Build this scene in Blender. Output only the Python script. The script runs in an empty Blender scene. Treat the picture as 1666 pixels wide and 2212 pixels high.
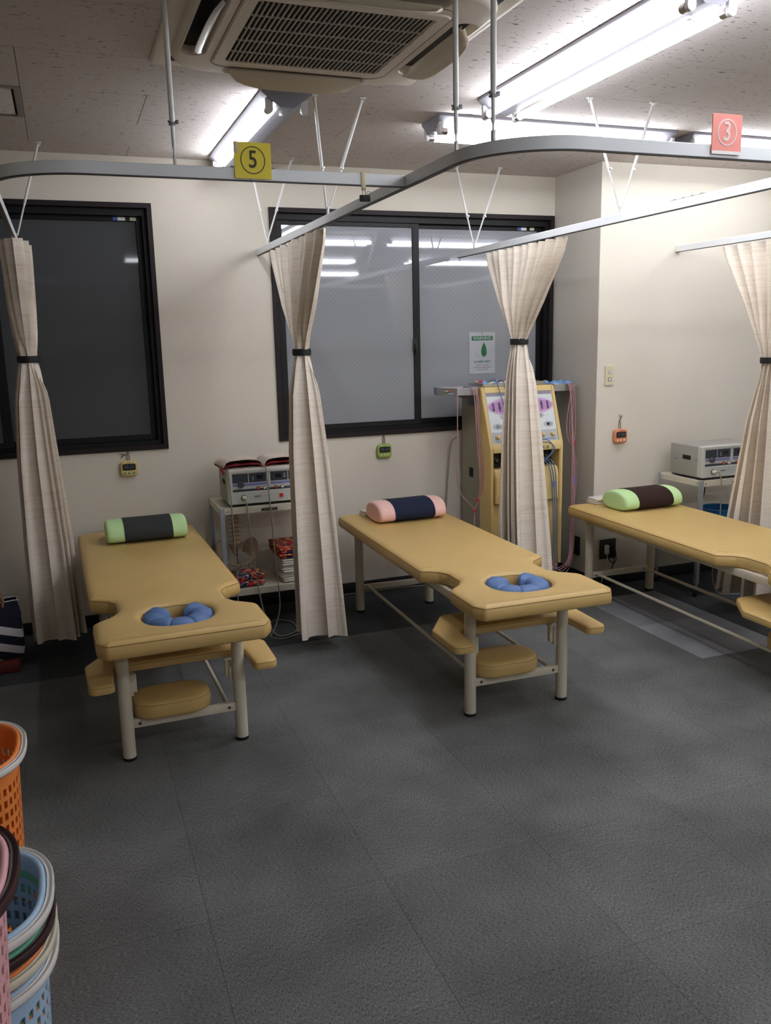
import bpy, bmesh, math, random
from mathutils import Vector, Matrix
random.seed(7)
S = bpy.context.scene
COL = S.collection
PI = math.pi

# ---------------------------------------------------------------- camera
cam_d = bpy.data.cameras.new('camera')
cam = bpy.data.objects.new('camera', cam_d)
COL.objects.link(cam)
r_ = Vector((0.93604074, -0.3511537, -0.02277725))
u_ = Vector((0.09095874, 0.17891692, 0.97965057))
w_ = Vector((0.33993269, 0.91906464, -0.19941403))
M = Matrix(((r_.x, u_.x, -w_.x, 0.0), (r_.y, u_.y, -w_.y, 0.0), (r_.z, u_.z, -w_.z, 1.53028), (0, 0, 0, 1)))
cam.matrix_world = M
cam_d.sensor_fit = 'VERTICAL'
cam_d.sensor_height = 36.0
cam_d.sensor_width = 36.0
cam_d.lens = 36.0 * 1836.88 / 2212
cam_d.clip_start = 0.02
S.camera = cam

# ---------------------------------------------------------------- world, exposure
world = bpy.data.worlds.new('night_sky')
S.world = world
world.use_nodes = True
world.node_tree.nodes['Background'].inputs[0].default_value = (0.10, 0.12, 0.17, 1)
world.node_tree.nodes['Background'].inputs[1].default_value = 0.3
S.view_settings.view_transform = 'Standard'
S.view_settings.look = 'None'
S.view_settings.gamma = 1.0
S.view_settings.use_curve_mapping = False
S.view_settings.exposure = 0.97
TUBE = 17.0           # radiance of a lit fluorescent tube

# ---------------------------------------------------------------- colours and materials
def lin(c):
    c = c / 255.0
    return c / 12.92 if c <= 0.04045 else ((c + 0.055) / 1.055) ** 2.4
def rgb(r, g, b): return (lin(r), lin(g), lin(b), 1.0)

def newmat(name):
    m = bpy.data.materials.new(name); m.use_nodes = True
    nt = m.node_tree
    return m, nt, nt.nodes['Principled BSDF']
def mat(name, col, rough=0.5, metal=0.0, noise=0.0, nscale=40.0, bump=0.0, bscale=200.0, coat=0.0, spec=0.5):
    m, nt, p = newmat(name)
    p.inputs['Base Color'].default_value = col
    p.inputs['Roughness'].default_value = rough
    p.inputs['Metallic'].default_value = metal
    p.inputs['Specular IOR Level'].default_value = spec
    if coat: p.inputs['Coat Weight'].default_value = coat
    if noise or bump:
        geo = nt.nodes.new('ShaderNodeTexCoord')
    if noise:
        n = nt.nodes.new('ShaderNodeTexNoise'); n.inputs['Scale'].default_value = nscale; n.inputs['Detail'].default_value = 5
        nt.links.new(geo.outputs['Object'], n.inputs['Vector'])
        mx = nt.nodes.new('ShaderNodeMixRGB'); mx.blend_type = 'MULTIPLY'; mx.inputs[0].default_value = 1.0
        mx.inputs[1].default_value = col
        rp = nt.nodes.new('ShaderNodeMapRange')
        rp.inputs[1].default_value = 0.3; rp.inputs[2].default_value = 0.7
        rp.inputs[3].default_value = 1 - noise; rp.inputs[4].default_value = 1 + noise * 0.5
        nt.links.new(n.outputs[0], rp.inputs[0]); nt.links.new(rp.outputs[0], mx.inputs[2])
        nt.links.new(mx.outputs[0], p.inputs['Base Color'])
    if bump:
        n2 = nt.nodes.new('ShaderNodeTexNoise'); n2.inputs['Scale'].default_value = bscale; n2.inputs['Detail'].default_value = 3
        nt.links.new(geo.outputs['Object'], n2.inputs['Vector'])
        b = nt.nodes.new('ShaderNodeBump'); b.inputs['Strength'].default_value = bump; b.inputs['Distance'].default_value = 0.002
        nt.links.new(n2.outputs[0], b.inputs['Height']); nt.links.new(b.outputs[0], p.inputs['Normal'])
    return m
def emit(name, col, strength):
    m = bpy.data.materials.new(name); m.use_nodes = True
    nt = m.node_tree; nt.nodes.clear()
    e = nt.nodes.new('ShaderNodeEmission'); e.inputs[0].default_value = col; e.inputs[1].default_value = strength
    o = nt.nodes.new('ShaderNodeOutputMaterial'); nt.links.new(e.outputs[0], o.inputs[0])
    return m

M_wall = mat('cream_wallpaper', rgb(221, 213, 198), 0.85, noise=0.05, nscale=220, bump=0.35, bscale=260)
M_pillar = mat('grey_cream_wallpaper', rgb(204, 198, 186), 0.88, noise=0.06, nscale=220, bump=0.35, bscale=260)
M_base = mat('black_vinyl_baseboard', rgb(28, 28, 30), 0.5)
M_frame = mat('dark_brown_window_casing', rgb(34, 24, 25), 0.55, noise=0.12, nscale=15, spec=0.3)
M_sash = mat('black_bronze_aluminium', rgb(15, 14, 15), 0.5, spec=0.3)
M_sashhi = mat('bronze_aluminium_stile', rgb(26, 24, 25), 0.5, spec=0.3)
M_railm = mat('white_enamelled_rail', rgb(232, 234, 235), 0.35)
M_slot = mat('dark_rail_slot', rgb(70, 68, 70), 0.5)
M_rod = mat('white_enamelled_rod', rgb(222, 220, 216), 0.35)
M_steel = mat('bright_steel', rgb(204, 204, 204), 0.34, 1.0)
M_dsteel = mat('dull_steel', rgb(120, 120, 120), 0.4, 1.0)
M_vinyl = mat('tan_vinyl', rgb(211, 178, 112), 0.42, noise=0.035, nscale=9, bump=0.12, bscale=500)
M_seam = mat('tan_vinyl_seam', rgb(158, 124, 66), 0.6)
M_leg = mat('ivory_powder_coat', rgb(214, 205, 184), 0.4, bump=0.05, bscale=400)
M_black = mat('black_rubber', rgb(20, 20, 20), 0.6)
M_bolt = mat('grey_bolt', rgb(120, 120, 115), 0.35, 0.8)
M_bluecush = mat('blue_leatherette', rgb(92, 124, 176), 0.5, noise=0.04, nscale=20)
M_ac = mat('beige_grey_plastic', rgb(224, 213, 198), 0.5)
M_ac2 = mat('beige_grey_plastic_slat', rgb(192, 183, 170), 0.5)
M_acflap = mat('yellowed_plastic_flap', rgb(208, 194, 168), 0.45)
M_dark = mat('dark_interior', rgb(24, 22, 20), 0.8)
M_whitep = mat('white_plastic', rgb(232, 230, 226), 0.3)
M_fix = mat('grey_white_fixture_enamel', rgb(132, 130, 138), 0.4)
M_sock = mat('grey_lamp_socket', rgb(196, 194, 192), 0.4)
M_tube = emit('lit_fluorescent_tube', (0.90, 0.93, 1.0, 1), TUBE)
M_cap = mat('tube_metal_cap', rgb(170, 160, 152), 0.3, 0.9)
M_yel = mat('yellow_sign', rgb(240, 219, 36), 0.45)
M_ink = mat('dark_olive_ink', rgb(68, 62, 20), 0.6)
M_red = mat('salmon_sign', rgb(240, 150, 138), 0.5)
M_inkw = mat('pale_ink', rgb(232, 208, 200), 0.6)
M_tape = mat('old_tape', rgb(220, 205, 165), 0.5)
M_cabl_g = mat('grey_cable', rgb(150, 144, 132), 0.5)
M_cabl_p = mat('pink_cable', rgb(186, 142, 148), 0.5)
M_cabl_b = mat('blue_cable', rgb(94, 120, 148), 0.5)
M_redp = mat('red_plastic', rgb(206, 38, 36), 0.4)
M_machy = mat('mustard_cream_plastic', rgb(222, 194, 128), 0.42)
M_machg = mat('olive_grey_panel', rgb(146, 139, 120), 0.5)
M_panelw = mat('pale_control_panel', rgb(214, 220, 220), 0.35)
M_panelg = mat('grey_control_panel', rgb(176, 182, 184), 0.35)
M_panelv = mat('mauve_grey_strip', rgb(140, 134, 150), 0.4)
M_lilac = mat('lilac_print', rgb(206, 172, 208), 0.4)
M_lilac2 = mat('purple_print', rgb(184, 138, 190), 0.4)
M_disp = mat('dark_display', rgb(30, 30, 36), 0.15)
M_slider = mat('dark_purple_slot', rgb(82, 60, 92), 0.5)
M_cup = mat('blue_rubber_cup', rgb(120, 162, 208), 0.45)
M_cuprim = mat('olive_cup_rim', rgb(150, 144, 120), 0.6)
M_devw = mat('light_grey_casing', rgb(196, 198, 192), 0.4)
M_devs = mat('warm_grey_steel_casing', rgb(162, 160, 152), 0.5, bump=0.08, bscale=900)
M_devd = mat('slate_blue_panel', rgb(54, 62, 74), 0.4)
M_devp = mat('periwinkle_stripe', rgb(124, 126, 190), 0.4)
M_knob = mat('dark_grey_knob', rgb(82, 80, 80), 0.5)
M_orange = mat('orange_button', rgb(214, 88, 44), 0.4)
M_cartw = mat('ivory_shelf_enamel', rgb(216, 210, 192), 0.4)
M_cartleg = mat('aluminium_post', rgb(176, 182, 190), 0.3, 0.55)
M_white = mat('white_towelling', rgb(226, 220, 212), 0.95, noise=0.08, nscale=60, bump=0.6, bscale=350)
M_padw = mat('off_white_quilt', rgb(214, 200, 186), 0.95, noise=0.06, nscale=30, bump=0.3, bscale=200)
M_padr = mat('dark_red_fabric', rgb(138, 26, 36), 0.9, noise=0.15, nscale=50)
M_bone = mat('bone_plastic', rgb(190, 166, 140), 0.5, noise=0.12, nscale=25)
M_disc = mat('amber_disc', rgb(150, 110, 66), 0.5)
M_pinkf = mat('pink_pile_fabric', rgb(250, 204, 194), 0.95, bump=0.4, bscale=500)
M_navyf = mat('navy_knit_sleeve', rgb(26, 36, 62), 0.95, bump=0.4, bscale=600)
M_greenf = mat('pale_green_pile_fabric', rgb(200, 236, 170), 0.95, bump=0.4, bscale=500)
M_charf = mat('charcoal_knit_sleeve', rgb(52, 56, 54), 0.95, bump=0.4, bscale=600)
M_brownf = mat('dark_brown_knit_sleeve', rgb(46, 26, 20), 0.95, bump=0.4, bscale=600)
M_bluebin = mat('blue_plastic', rgb(10, 96, 152), 0.4)
M_bagw = mat('white_canvas', rgb(212, 208, 212), 0.9)
M_bagn = mat('navy_canvas', rgb(22, 24, 42), 0.9)
M_redbase = mat('dull_red_plastic', rgb(110, 42, 38), 0.6)
M_switch = mat('ivory_switch_plate', rgb(214, 206, 172), 0.4)
M_blackplate = mat('black_outlet_plate', rgb(34, 34, 32), 0.4)
M_light = mat('pale_ink_grey', rgb(168, 172, 170), 0.6)
M_greyink = mat('grey_ink', rgb(96, 98, 100), 0.6)

def curtain_mat():
    m, nt, p = newmat('cream_curtain_cloth')
    p.inputs['Roughness'].default_value = 0.9
    p.inputs['Specular IOR Level'].default_value = 0.2
    g = nt.nodes.new('ShaderNodeNewGeometry')
    sx = nt.nodes.new('ShaderNodeSeparateXYZ'); nt.links.new(g.outputs['Position'], sx.inputs[0])
    n = nt.nodes.new('ShaderNodeTexNoise'); n.inputs['Scale'].default_value = 1.0; n.inputs['Detail'].default_value = 2
    mp = nt.nodes.new('ShaderNodeMapping'); mp.inputs['Scale'].default_value = (5, 5, 130)
    nt.links.new(g.outputs['Position'], mp.inputs[0]); nt.links.new(mp.outputs[0], n.inputs['Vector'])
    r = nt.nodes.new('ShaderNodeValToRGB')
    r.color_ramp.elements[0].position = 0.30; r.color_ramp.elements[0].color = rgb(231, 218, 199)
    r.color_ramp.elements[1].position = 0.55; r.color_ramp.elements[1].color = rgb(242, 231, 216)
    nt.links.new(n.outputs[0], r.inputs[0]); nt.links.new(r.outputs[0], p.inputs['Base Color'])
    b = nt.nodes.new('ShaderNodeBump'); b.inputs['Strength'].default_value = 0.12; b.inputs['Distance'].default_value = 0.002
    nt.links.new(n.outputs[0], b.inputs['Height']); nt.links.new(b.outputs[0], p.inputs['Normal'])
    return m
M_curt = curtain_mat()

def carpet_mat(name, base, sx, sy):
    m, nt, p = newmat(name)
    p.inputs['Roughness'].default_value = 0.95
    p.inputs['Specular IOR Level'].default_value = 0.15
    g = nt.nodes.new('ShaderNodeNewGeometry')
    mp = nt.nodes.new('ShaderNodeMapping'); mp.inputs['Scale'].default_value = (sx, sy, 1)
    nt.links.new(g.outputs['Position'], mp.inputs[0])
    n = nt.nodes.new('ShaderNodeTexNoise'); n.inputs['Scale'].default_value = 1.0; n.inputs['Detail'].default_value = 5; n.inputs['Roughness'].default_value = 0.75
    nt.links.new(mp.outputs[0], n.inputs['Vector'])
    n2 = nt.nodes.new('ShaderNodeTexNoise'); n2.inputs['Scale'].default_value = 2.6; n2.inputs['Detail'].default_value = 3
    nt.links.new(g.outputs['Position'], n2.inputs['Vector'])
    r = nt.nodes.new('ShaderNodeValToRGB')
    e = r.color_ramp.elements
    e[0].position = 0.38; e[0].color = tuple(base[i] * 0.50 for i in range(3)) + (1,)
    e[1].position = 0.64; e[1].color = tuple(min(1, base[i] * 1.75) for i in range(3)) + (1,)
    nt.links.new(n.outputs[0], r.inputs[0])
    oi = nt.nodes.new('ShaderNodeObjectInfo')
    a = nt.nodes.new('ShaderNodeMath'); a.operation = 'MULTIPLY_ADD'; a.inputs[1].default_value = 0.10; a.inputs[2].default_value = 0.95
    nt.links.new(oi.outputs['Random'], a.inputs[0])
    mr = nt.nodes.new('ShaderNodeMapRange'); mr.inputs[1].default_value = 0.3; mr.inputs[2].default_value = 0.75; mr.inputs[3].default_value = 0.80; mr.inputs[4].default_value = 1.35
    nt.links.new(n2.outputs[0], mr.inputs[0])
    mu = nt.nodes.new('ShaderNodeMath'); mu.operation = 'MULTIPLY'
    nt.links.new(a.outputs[0], mu.inputs[0]); nt.links.new(mr.outputs[0], mu.inputs[1])
    mx = nt.nodes.new('ShaderNodeMixRGB'); mx.blend_type = 'MULTIPLY'; mx.inputs[0].default_value = 1
    nt.links.new(r.outputs[0], mx.inputs[1]); nt.links.new(mu.outputs[0], mx.inputs[2])
    # pale worn flecks
    v = nt.nodes.new('ShaderNodeTexVoronoi'); v.inputs['Scale'].default_value = 1.7
    nt.links.new(g.outputs['Position'], v.inputs['Vector'])
    lt = nt.nodes.new('ShaderNodeMapRange'); lt.inputs[1].default_value = 0.012; lt.inputs[2].default_value = 0.035; lt.inputs[3].default_value = 0.35; lt.inputs[4].default_value = 0
    nt.links.new(v.outputs['Distance'], lt.inputs[0])
    m2 = nt.nodes.new('ShaderNodeMixRGB'); m2.inputs[2].default_value = rgb(150, 150, 148)
    nt.links.new(lt.outputs[0], m2.inputs[0]); nt.links.new(mx.outputs[0], m2.inputs[1])
    nt.links.new(m2.outputs[0], p.inputs['Base Color'])
    b = nt.nodes.new('ShaderNodeBump'); b.inputs['Strength'].default_value = 0.6; b.inputs['Distance'].default_value = 0.003
    nt.links.new(n.outputs[0], b.inputs['Height']); nt.links.new(b.outputs[0], p.inputs['Normal'])
    return m
cb = rgb(103, 104, 102)
M_carpA = carpet_mat('charcoal_carpet_lengthwise', cb, 360, 110)
M_carpB = carpet_mat('charcoal_carpet_crosswise', cb, 110, 360)
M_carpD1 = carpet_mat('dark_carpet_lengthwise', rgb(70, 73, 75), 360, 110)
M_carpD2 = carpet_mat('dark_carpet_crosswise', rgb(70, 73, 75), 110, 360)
M_carpL = carpet_mat('light_grey_carpet', rgb(146, 149, 156), 300, 300)
M_carpM = carpet_mat('mid_grey_carpet', rgb(128, 130, 136), 300, 300)

def ceiling_mat():
    m, nt, p = newmat('fissured_ceiling_board')
    p.inputs['Roughness'].default_value = 0.95
    g = nt.nodes.new('ShaderNodeNewGeometry')
    def layer(sc, lo, hi):
        mp = nt.nodes.new('ShaderNodeMapping'); mp.inputs['Scale'].default_value = sc
        nt.links.new(g.outputs['Position'], mp.inputs[0])
        n = nt.nodes.new('ShaderNodeTexNoise'); n.inputs['Scale'].default_value = 1.0; n.inputs['Detail'].default_value = 2.5
        nt.links.new(mp.outputs[0], n.inputs['Vector'])
        mr = nt.nodes.new('ShaderNodeMapRange'); mr.inputs[1].default_value = lo; mr.inputs[2].default_value = hi
        mr.inputs[3].default_value = 1; mr.inputs[4].default_value = 0
        nt.links.new(n.outputs[0], mr.inputs[0]); return mr
    a = layer((28, 95, 1), 0.30, 0.335); b = layer((80, 110, 1), 0.285, 0.32)
    mx = nt.nodes.new('ShaderNodeMath'); mx.operation = 'MAXIMUM'
    nt.links.new(a.outputs[0], mx.inputs[0]); nt.links.new(b.outputs[0], mx.inputs[1])
    c = nt.nodes.new('ShaderNodeMixRGB'); c.inputs[1].default_value = rgb(205, 196, 190); c.inputs[2].default_value = rgb(112, 100, 92)
    nt.links.new(mx.outputs[0], c.inputs[0]); nt.links.new(c.outputs[0], p.inputs['Base Color'])
    bp = nt.nodes.new('ShaderNodeBump'); bp.inputs['Strength'].default_value = 0.4; bp.inputs['Distance'].default_value = 0.002; bp.invert = True
    nt.links.new(mx.outputs[0], bp.inputs['Height']); nt.links.new(bp.outputs[0], p.inputs['Normal'])
    return m
M_ceil = ceiling_mat()

def glass_mat(name, base, ang, ior=1.8):
    m, nt, p = newmat(name)
    p.inputs['Roughness'].default_value = 0.03
    p.inputs['IOR'].default_value = ior
    g = nt.nodes.new('ShaderNodeNewGeometry')
    mp = nt.nodes.new('ShaderNodeMapping'); mp.inputs['Rotation'].default_value = (0, math.radians(45), 0)
    nt.links.new(g.outputs['Position'], mp.inputs[0])
    s = nt.nodes.new('ShaderNodeSeparateXYZ'); nt.links.new(mp.outputs[0], s.inputs[0])
    outs = []
    for ax in ('X', 'Z'):
        f = nt.nodes.new('ShaderNodeMath'); f.operation = 'PINGPONG'; f.inputs[1].default_value = 0.0105
        nt.links.new(s.outputs[ax], f.inputs[0])
        k = nt.nodes.new('ShaderNodeMath'); k.operation = 'LESS_THAN'; k.inputs[1].default_value = 0.0008
        nt.links.new(f.outputs[0], k.inputs[0]); outs.append(k)
    mx = nt.nodes.new('ShaderNodeMath'); mx.operation = 'MAXIMUM'
    nt.links.new(outs[0].outputs[0], mx.inputs[0]); nt.links.new(outs[1].outputs[0], mx.inputs[1])
    c = nt.nodes.new('ShaderNodeMixRGB'); c.inputs[1].default_value = base; c.inputs[2].default_value = tuple(base[i] * ang for i in range(3)) + (1,)
    nt.links.new(mx.outputs[0], c.inputs[0]); nt.links.new(c.outputs[0], p.inputs['Base Color'])
    return m
M_glass1 = glass_mat('wired_dark_glass', rgb(80, 82, 84), 0.84, 1.3)
M_glass2 = glass_mat('wired_frosted_glass', rgb(150, 153, 158), 0.80)

def floral(name, cols, scale, seed):
    m, nt, p = newmat(name); p.inputs['Roughness'].default_value = 0.9
    t = nt.nodes.new('ShaderNodeTexCoord')
    mp = nt.nodes.new('ShaderNodeMapping'); mp.inputs['Location'].default_value = (seed, seed * 2, 0); mp.inputs['Scale'].default_value = (1, 1, 2.2)
    nt.links.new(t.outputs['Object'], mp.inputs[0])
    n = nt.nodes.new('ShaderNodeTexNoise'); n.inputs['Scale'].default_value = scale; n.inputs['Detail'].default_value = 1.5; n.inputs['Distortion'].default_value = 1.2
    nt.links.new(mp.outputs[0], n.inputs['Vector'])
    r = nt.nodes.new('ShaderNodeValToRGB'); r.color_ramp.interpolation = 'CONSTANT'
    e = r.color_ramp.elements
    lo, hi = 0.33, 0.64
    e[0].position = 0; e[0].color = cols[0]
    e[1].position = lo; e[1].color = cols[1]
    for i, cc in enumerate(cols[2:]):
        x = e.new(lo + (hi - lo) * (i + 1) / (len(cols) - 1)); x.color = cc
    nt.links.new(n.outputs[0], r.inputs[0]); nt.links.new(r.outputs[0], p.inputs['Base Color'])
    return m
M_flor1 = floral('floral_towel_print', [rgb(24, 26, 60), rgb(60, 92, 96), rgb(170, 44, 52), rgb(206, 60, 48), rgb(206, 176, 100), rgb(200, 70, 60), rgb(30, 34, 70)], 10, 1.3)
M_flor2 = floral('batik_cloth_print', [rgb(30, 40, 90), rgb(226, 200, 110), rgb(214, 50, 40), rgb(206, 40, 36), rgb(70, 30, 120), rgb(230, 206, 120), rgb(40, 60, 90)], 16, 3.1)

# ---------------------------------------------------------------- mesh helpers
def bx(bm, x0, x1, y0, y1, z0, z1, bev=0.0, seg=2, rot=None, piv=None):
    d = bmesh.ops.create_cube(bm, size=1.0)
    vs = d['verts']
    for v in vs:
        v.co = Vector(((x0 + x1) / 2 + v.co.x * (x1 - x0), (y0 + y1) / 2 + v.co.y * (y1 - y0), (z0 + z1) / 2 + v.co.z * (z1 - z0)))
    if bev:
        es = list({e for v in vs for e in v.link_edges})
        r = bmesh.ops.bevel(bm, geom=es, offset=bev, segments=seg, affect='EDGES', profile=0.5)
        vs = list({v for f in r['faces'] for v in f.verts} | {v for v in vs if v.is_valid})
    if rot is not None:
        piv = Vector(piv or ((x0 + x1) / 2, (y0 + y1) / 2, (z0 + z1) / 2))
        for v in vs: v.co = piv + rot @ (v.co - piv)
    return vs
def tube(bm, pts, r, n=8, cap=True, rads=None, closed=False):
    pts = [Vector(p) for p in pts]
    N = len(pts); rings = []
    up = None
    for i, p in enumerate(pts):
        if closed: t = (pts[(i + 1) % N] - pts[i - 1])
        else: t = pts[min(i + 1, N - 1)] - pts[max(i - 1, 0)]
        if t.length < 1e-9: t = Vector((0, 0, 1))
        t.normalize()
        if up is None: up = Vector((0, 0, 1)) if abs(t.z) < 0.9 else Vector((1, 0, 0))
        a = t.cross(up)
        if a.length < 1e-6: a = t.cross(Vector((0, 1, 0)))
        a.normalize(); b = a.cross(t).normalized(); up = b
        rr = rads[i] if rads else r
        rings.append([bm.verts.new(p + (a * math.cos(2 * PI * k / n) + b * math.sin(2 * PI * k / n)) * rr) for k in range(n)])
    for i in range(N if closed else N - 1):
        A, B = rings[i], rings[(i + 1) % N]
        for k in range(n): bm.faces.new((A[k], A[(k + 1) % n], B[(k + 1) % n], B[k]))
    if cap and not closed:
        bm.faces.new(rings[0][::-1]); bm.faces.new(rings[-1])
def cyl(bm, c, r, z0, z1, n=20, r2=None):
    tube(bm, [(c[0], c[1], z0), (c[0], c[1], z1)], r, n, rads=[r, r if r2 is None else r2])
def lathe(bm, prof, c, n=24, ax='z', sc=(1, 1)):
    rings = []
    for (r, z) in prof:
        ring = []
        for k in range(n):
            t = 2 * PI * k / n
            if ax == 'z': co = (c[0] + r * math.cos(t) * sc[0], c[1] + r * math.sin(t) * sc[1], c[2] + z)
            else: co = (c[0] + r * math.cos(t), c[1] + z, c[2] + r * math.sin(t))
            ring.append(bm.verts.new(co))
        rings.append(ring)
    for A, B in zip(rings, rings[1:]):
        for k in range(n): bm.faces.new((A[k], A[(k + 1) % n], B[(k + 1) % n], B[k]))
    if prof[0][0] > 1e-5: bm.faces.new(rings[0][::-1])
    if prof[-1][0] > 1e-5: bm.faces.new(rings[-1])
def fillet(poly, rad, n=5):
    out = []
    N = len(poly)
    for i in range(N):
        p0, p, p1 = Vector(poly[i - 1]), Vector(poly[i]), Vector(poly[(i + 1) % N])
        r = rad[i] if isinstance(rad, (list, tuple)) else rad
        a, b = (p0 - p), (p1 - p)
        la, lb = a.length, b.length
        a.normalize(); b.normalize()
        ang = a.angle(b)
        if r <= 0 or ang > PI - 0.02: out.append((p.x, p.y)); continue
        d = min(r / math.tan(ang / 2), la * 0.48, lb * 0.48); rr = d * math.tan(ang / 2)
        s, e = p + a * d, p + b * d
        c = p + (a + b).normalized() * (rr / math.sin(ang / 2))
        a0 = math.atan2(s.y - c.y, s.x - c.x); a1 = math.atan2(e.y - c.y, e.x - c.x)
        da = (a1 - a0 + PI) % (2 * PI) - PI
        for k in range(n + 1):
            t = a0 + da * k / n
            out.append((c.x + rr * math.cos(t), c.y + rr * math.sin(t)))
    return out
def offset(poly, d):
    N = len(poly); out = []
    area = sum(poly[i - 1][0] * poly[i][1] - poly[i][0] * poly[i - 1][1] for i in range(N))
    sg = 1 if area > 0 else -1
    for i in range(N):
        a = Vector(poly[i]) - Vector(poly[i - 1]); b = Vector(poly[(i + 1) % N]) - Vector(poly[i])
        if a.length > 1e-9: a.normalize()
        if b.length > 1e-9: b.normalize()
        t = a + b
        if t.length < 1e-6: t = a
        t.normalize()
        nrm = Vector((-t.y, t.x)) * sg
        out.append((poly[i][0] + nrm.x * d, poly[i][1] + nrm.y * d))
    return out
def slab(bm, poly, prof, holes=None, hprof=None):
    """poly = outline; prof = list of (inset, z) from bottom to top"""
    rings = []
    for (d, z) in prof:
        o = offset(poly, d) if abs(d) > 1e-6 else poly
        rings.append([bm.verts.new((x, y, z)) for x, y in o])
    n = len(poly)
    for A, B in zip(rings, rings[1:]):
        for k in range(n): bm.faces.new((A[k], A[(k + 1) % n], B[(k + 1) % n], B[k]))
    hr = []
    for h in (holes or []):
        hp = hprof or [(-d, z) for d, z in prof]
        rr = []
        for (d, z) in hp:
            o = offset(h, d)
            rr.append([bm.verts.new((x, y, z)) for x, y in o])
        m = len(h)
        for A, B in zip(rr, rr[1:]):
            for k in range(m): bm.faces.new((A[k], A[(k + 1) % m], B[(k + 1) % m], B[k]))
        hr.append(rr)
    def cap(which):
        loops = [rings[which]] + [r[which] for r in hr]
        if len(loops) == 1:
            bm.faces.new(loops[0]); return
        es = []
        for L in loops:
            for k in range(len(L)):
                e = bm.edges.get((L[k], L[(k + 1) % len(L)])) or bm.edges.new((L[k], L[(k + 1) % len(L)]))
                es.append(e)
        bmesh.ops.triangle_fill(bm, edges=es, use_beauty=True)
    cap(0); cap(-1)
    bmesh.ops.recalc_face_normals(bm, faces=bm.faces)
def xform(bm, mtx):
    for v in bm.verts: v.co = mtx @ v.co

def obj(name, bm, m, parent=None, smooth=35, loc=None, rotz=0, recalc=True):
    if recalc: bmesh.ops.recalc_face_normals(bm, faces=bm.faces)
    me = bpy.data.meshes.new(name); bm.to_mesh(me); bm.free()
    ms = m if isinstance(m, (list, tuple)) else [m]
    for x in ms: me.materials.append(x)
    if smooth:
        for p in me.polygons: p.use_smooth = True
        me.set_sharp_from_angle(angle=math.radians(smooth))
    o = bpy.data.objects.new(name, me); COL.objects.link(o)
    if parent: o.parent = parent
    if loc: o.location = loc
    if rotz: o.rotation_euler[2] = rotz
    return o
def tag(o, label, cat, group=None):
    o['label'] = label; o['category'] = cat
    if group: o['group'] = group
    return o
def thing(name, label, cat, loc=(0, 0, 0), rotz=0, group=None):
    o = bpy.data.objects.new(name, None); COL.objects.link(o)
    o.empty_display_size = 0.05
    o.location = loc; o.rotation_euler = (0, 0, rotz)
    return tag(o, label, cat, group)
def struct(o): o['kind'] = 'structure'; return o
def B(): return bmesh.new()
def tree(o): 
    out = [o]
    for c in o.children: out += tree(c)
    return out
def copy_tree(o, parent=None):
    c = o.copy(); COL.objects.link(c)
    if parent: c.parent = parent
    for ch in list(o.children): copy_tree(ch, c)
    return c
def box(name, m, parent, x0, x1, y0, y1, z0, z1, bev=0.0, **k):
    b = B(); bx(b, x0, x1, y0, y1, z0, z1, bev); return obj(name, b, m, parent, **k)
def text(name, s, size, m, parent, loc, rot=(PI / 2, 0, 0), depth=0.0004, sx=1.0, align='CENTER', bold=0.0):
    cu = bpy.data.curves.new(name, 'FONT'); cu.body = s; cu.size = size; cu.align_x = align; cu.align_y = 'CENTER'
    cu.extrude = depth; cu.offset = bold; cu.resolution_u = 3
    t = bpy.data.objects.new(name + '_src', cu); COL.objects.link(t)
    bpy.context.view_layer.update()
    me = bpy.data.meshes.new_from_object(t.evaluated_get(bpy.context.evaluated_depsgraph_get()))
    bpy.data.objects.remove(t)
    me.materials.clear(); me.materials.append(m)
    o = bpy.data.objects.new(name, me); COL.objects.link(o)
    o.location = loc; o.rotation_euler = rot; o.scale = (sx, 1, 1)
    if parent: o.parent = parent
    return o
def ring_bm(R, r, c, ax='y', n=40, ry=None):
    b = B(); ry = ry or R
    pts = []
    for k in range(n):
        t = 2 * PI * k / n
        if ax == 'y': pts.append((c[0] + R * math.cos(t), c[1], c[2] + ry * math.sin(t)))
        else: pts.append((c[0] + R * math.cos(t), c[1] + ry * math.sin(t), c[2]))
    tube(b, pts, r, 6, closed=True); return b
def smoothpath(pts, n=6):
    P_ = [Vector(p) for p in pts]; out = []
    for i in range(len(P_) - 1):
        p0 = P_[max(i - 1, 0)]; p1 = P_[i]; p2 = P_[i + 1]; p3 = P_[min(i + 2, len(P_) - 1)]
        for k in range(n):
            t = k / n
            out.append(0.5 * ((2 * p1) + (-p0 + p2) * t + (2 * p0 - 5 * p1 + 4 * p2 - p3) * t * t + (-p0 + 3 * p1 - 3 * p2 + p3) * t ** 3))
    out.append(P_[-1]); return out

# ================================================================ ROOM
X0, X1, Y0, W, H = -2.5, 5.3, -4.6, 4.797, 2.478
XC, YP = 2.937, 4.303

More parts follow.
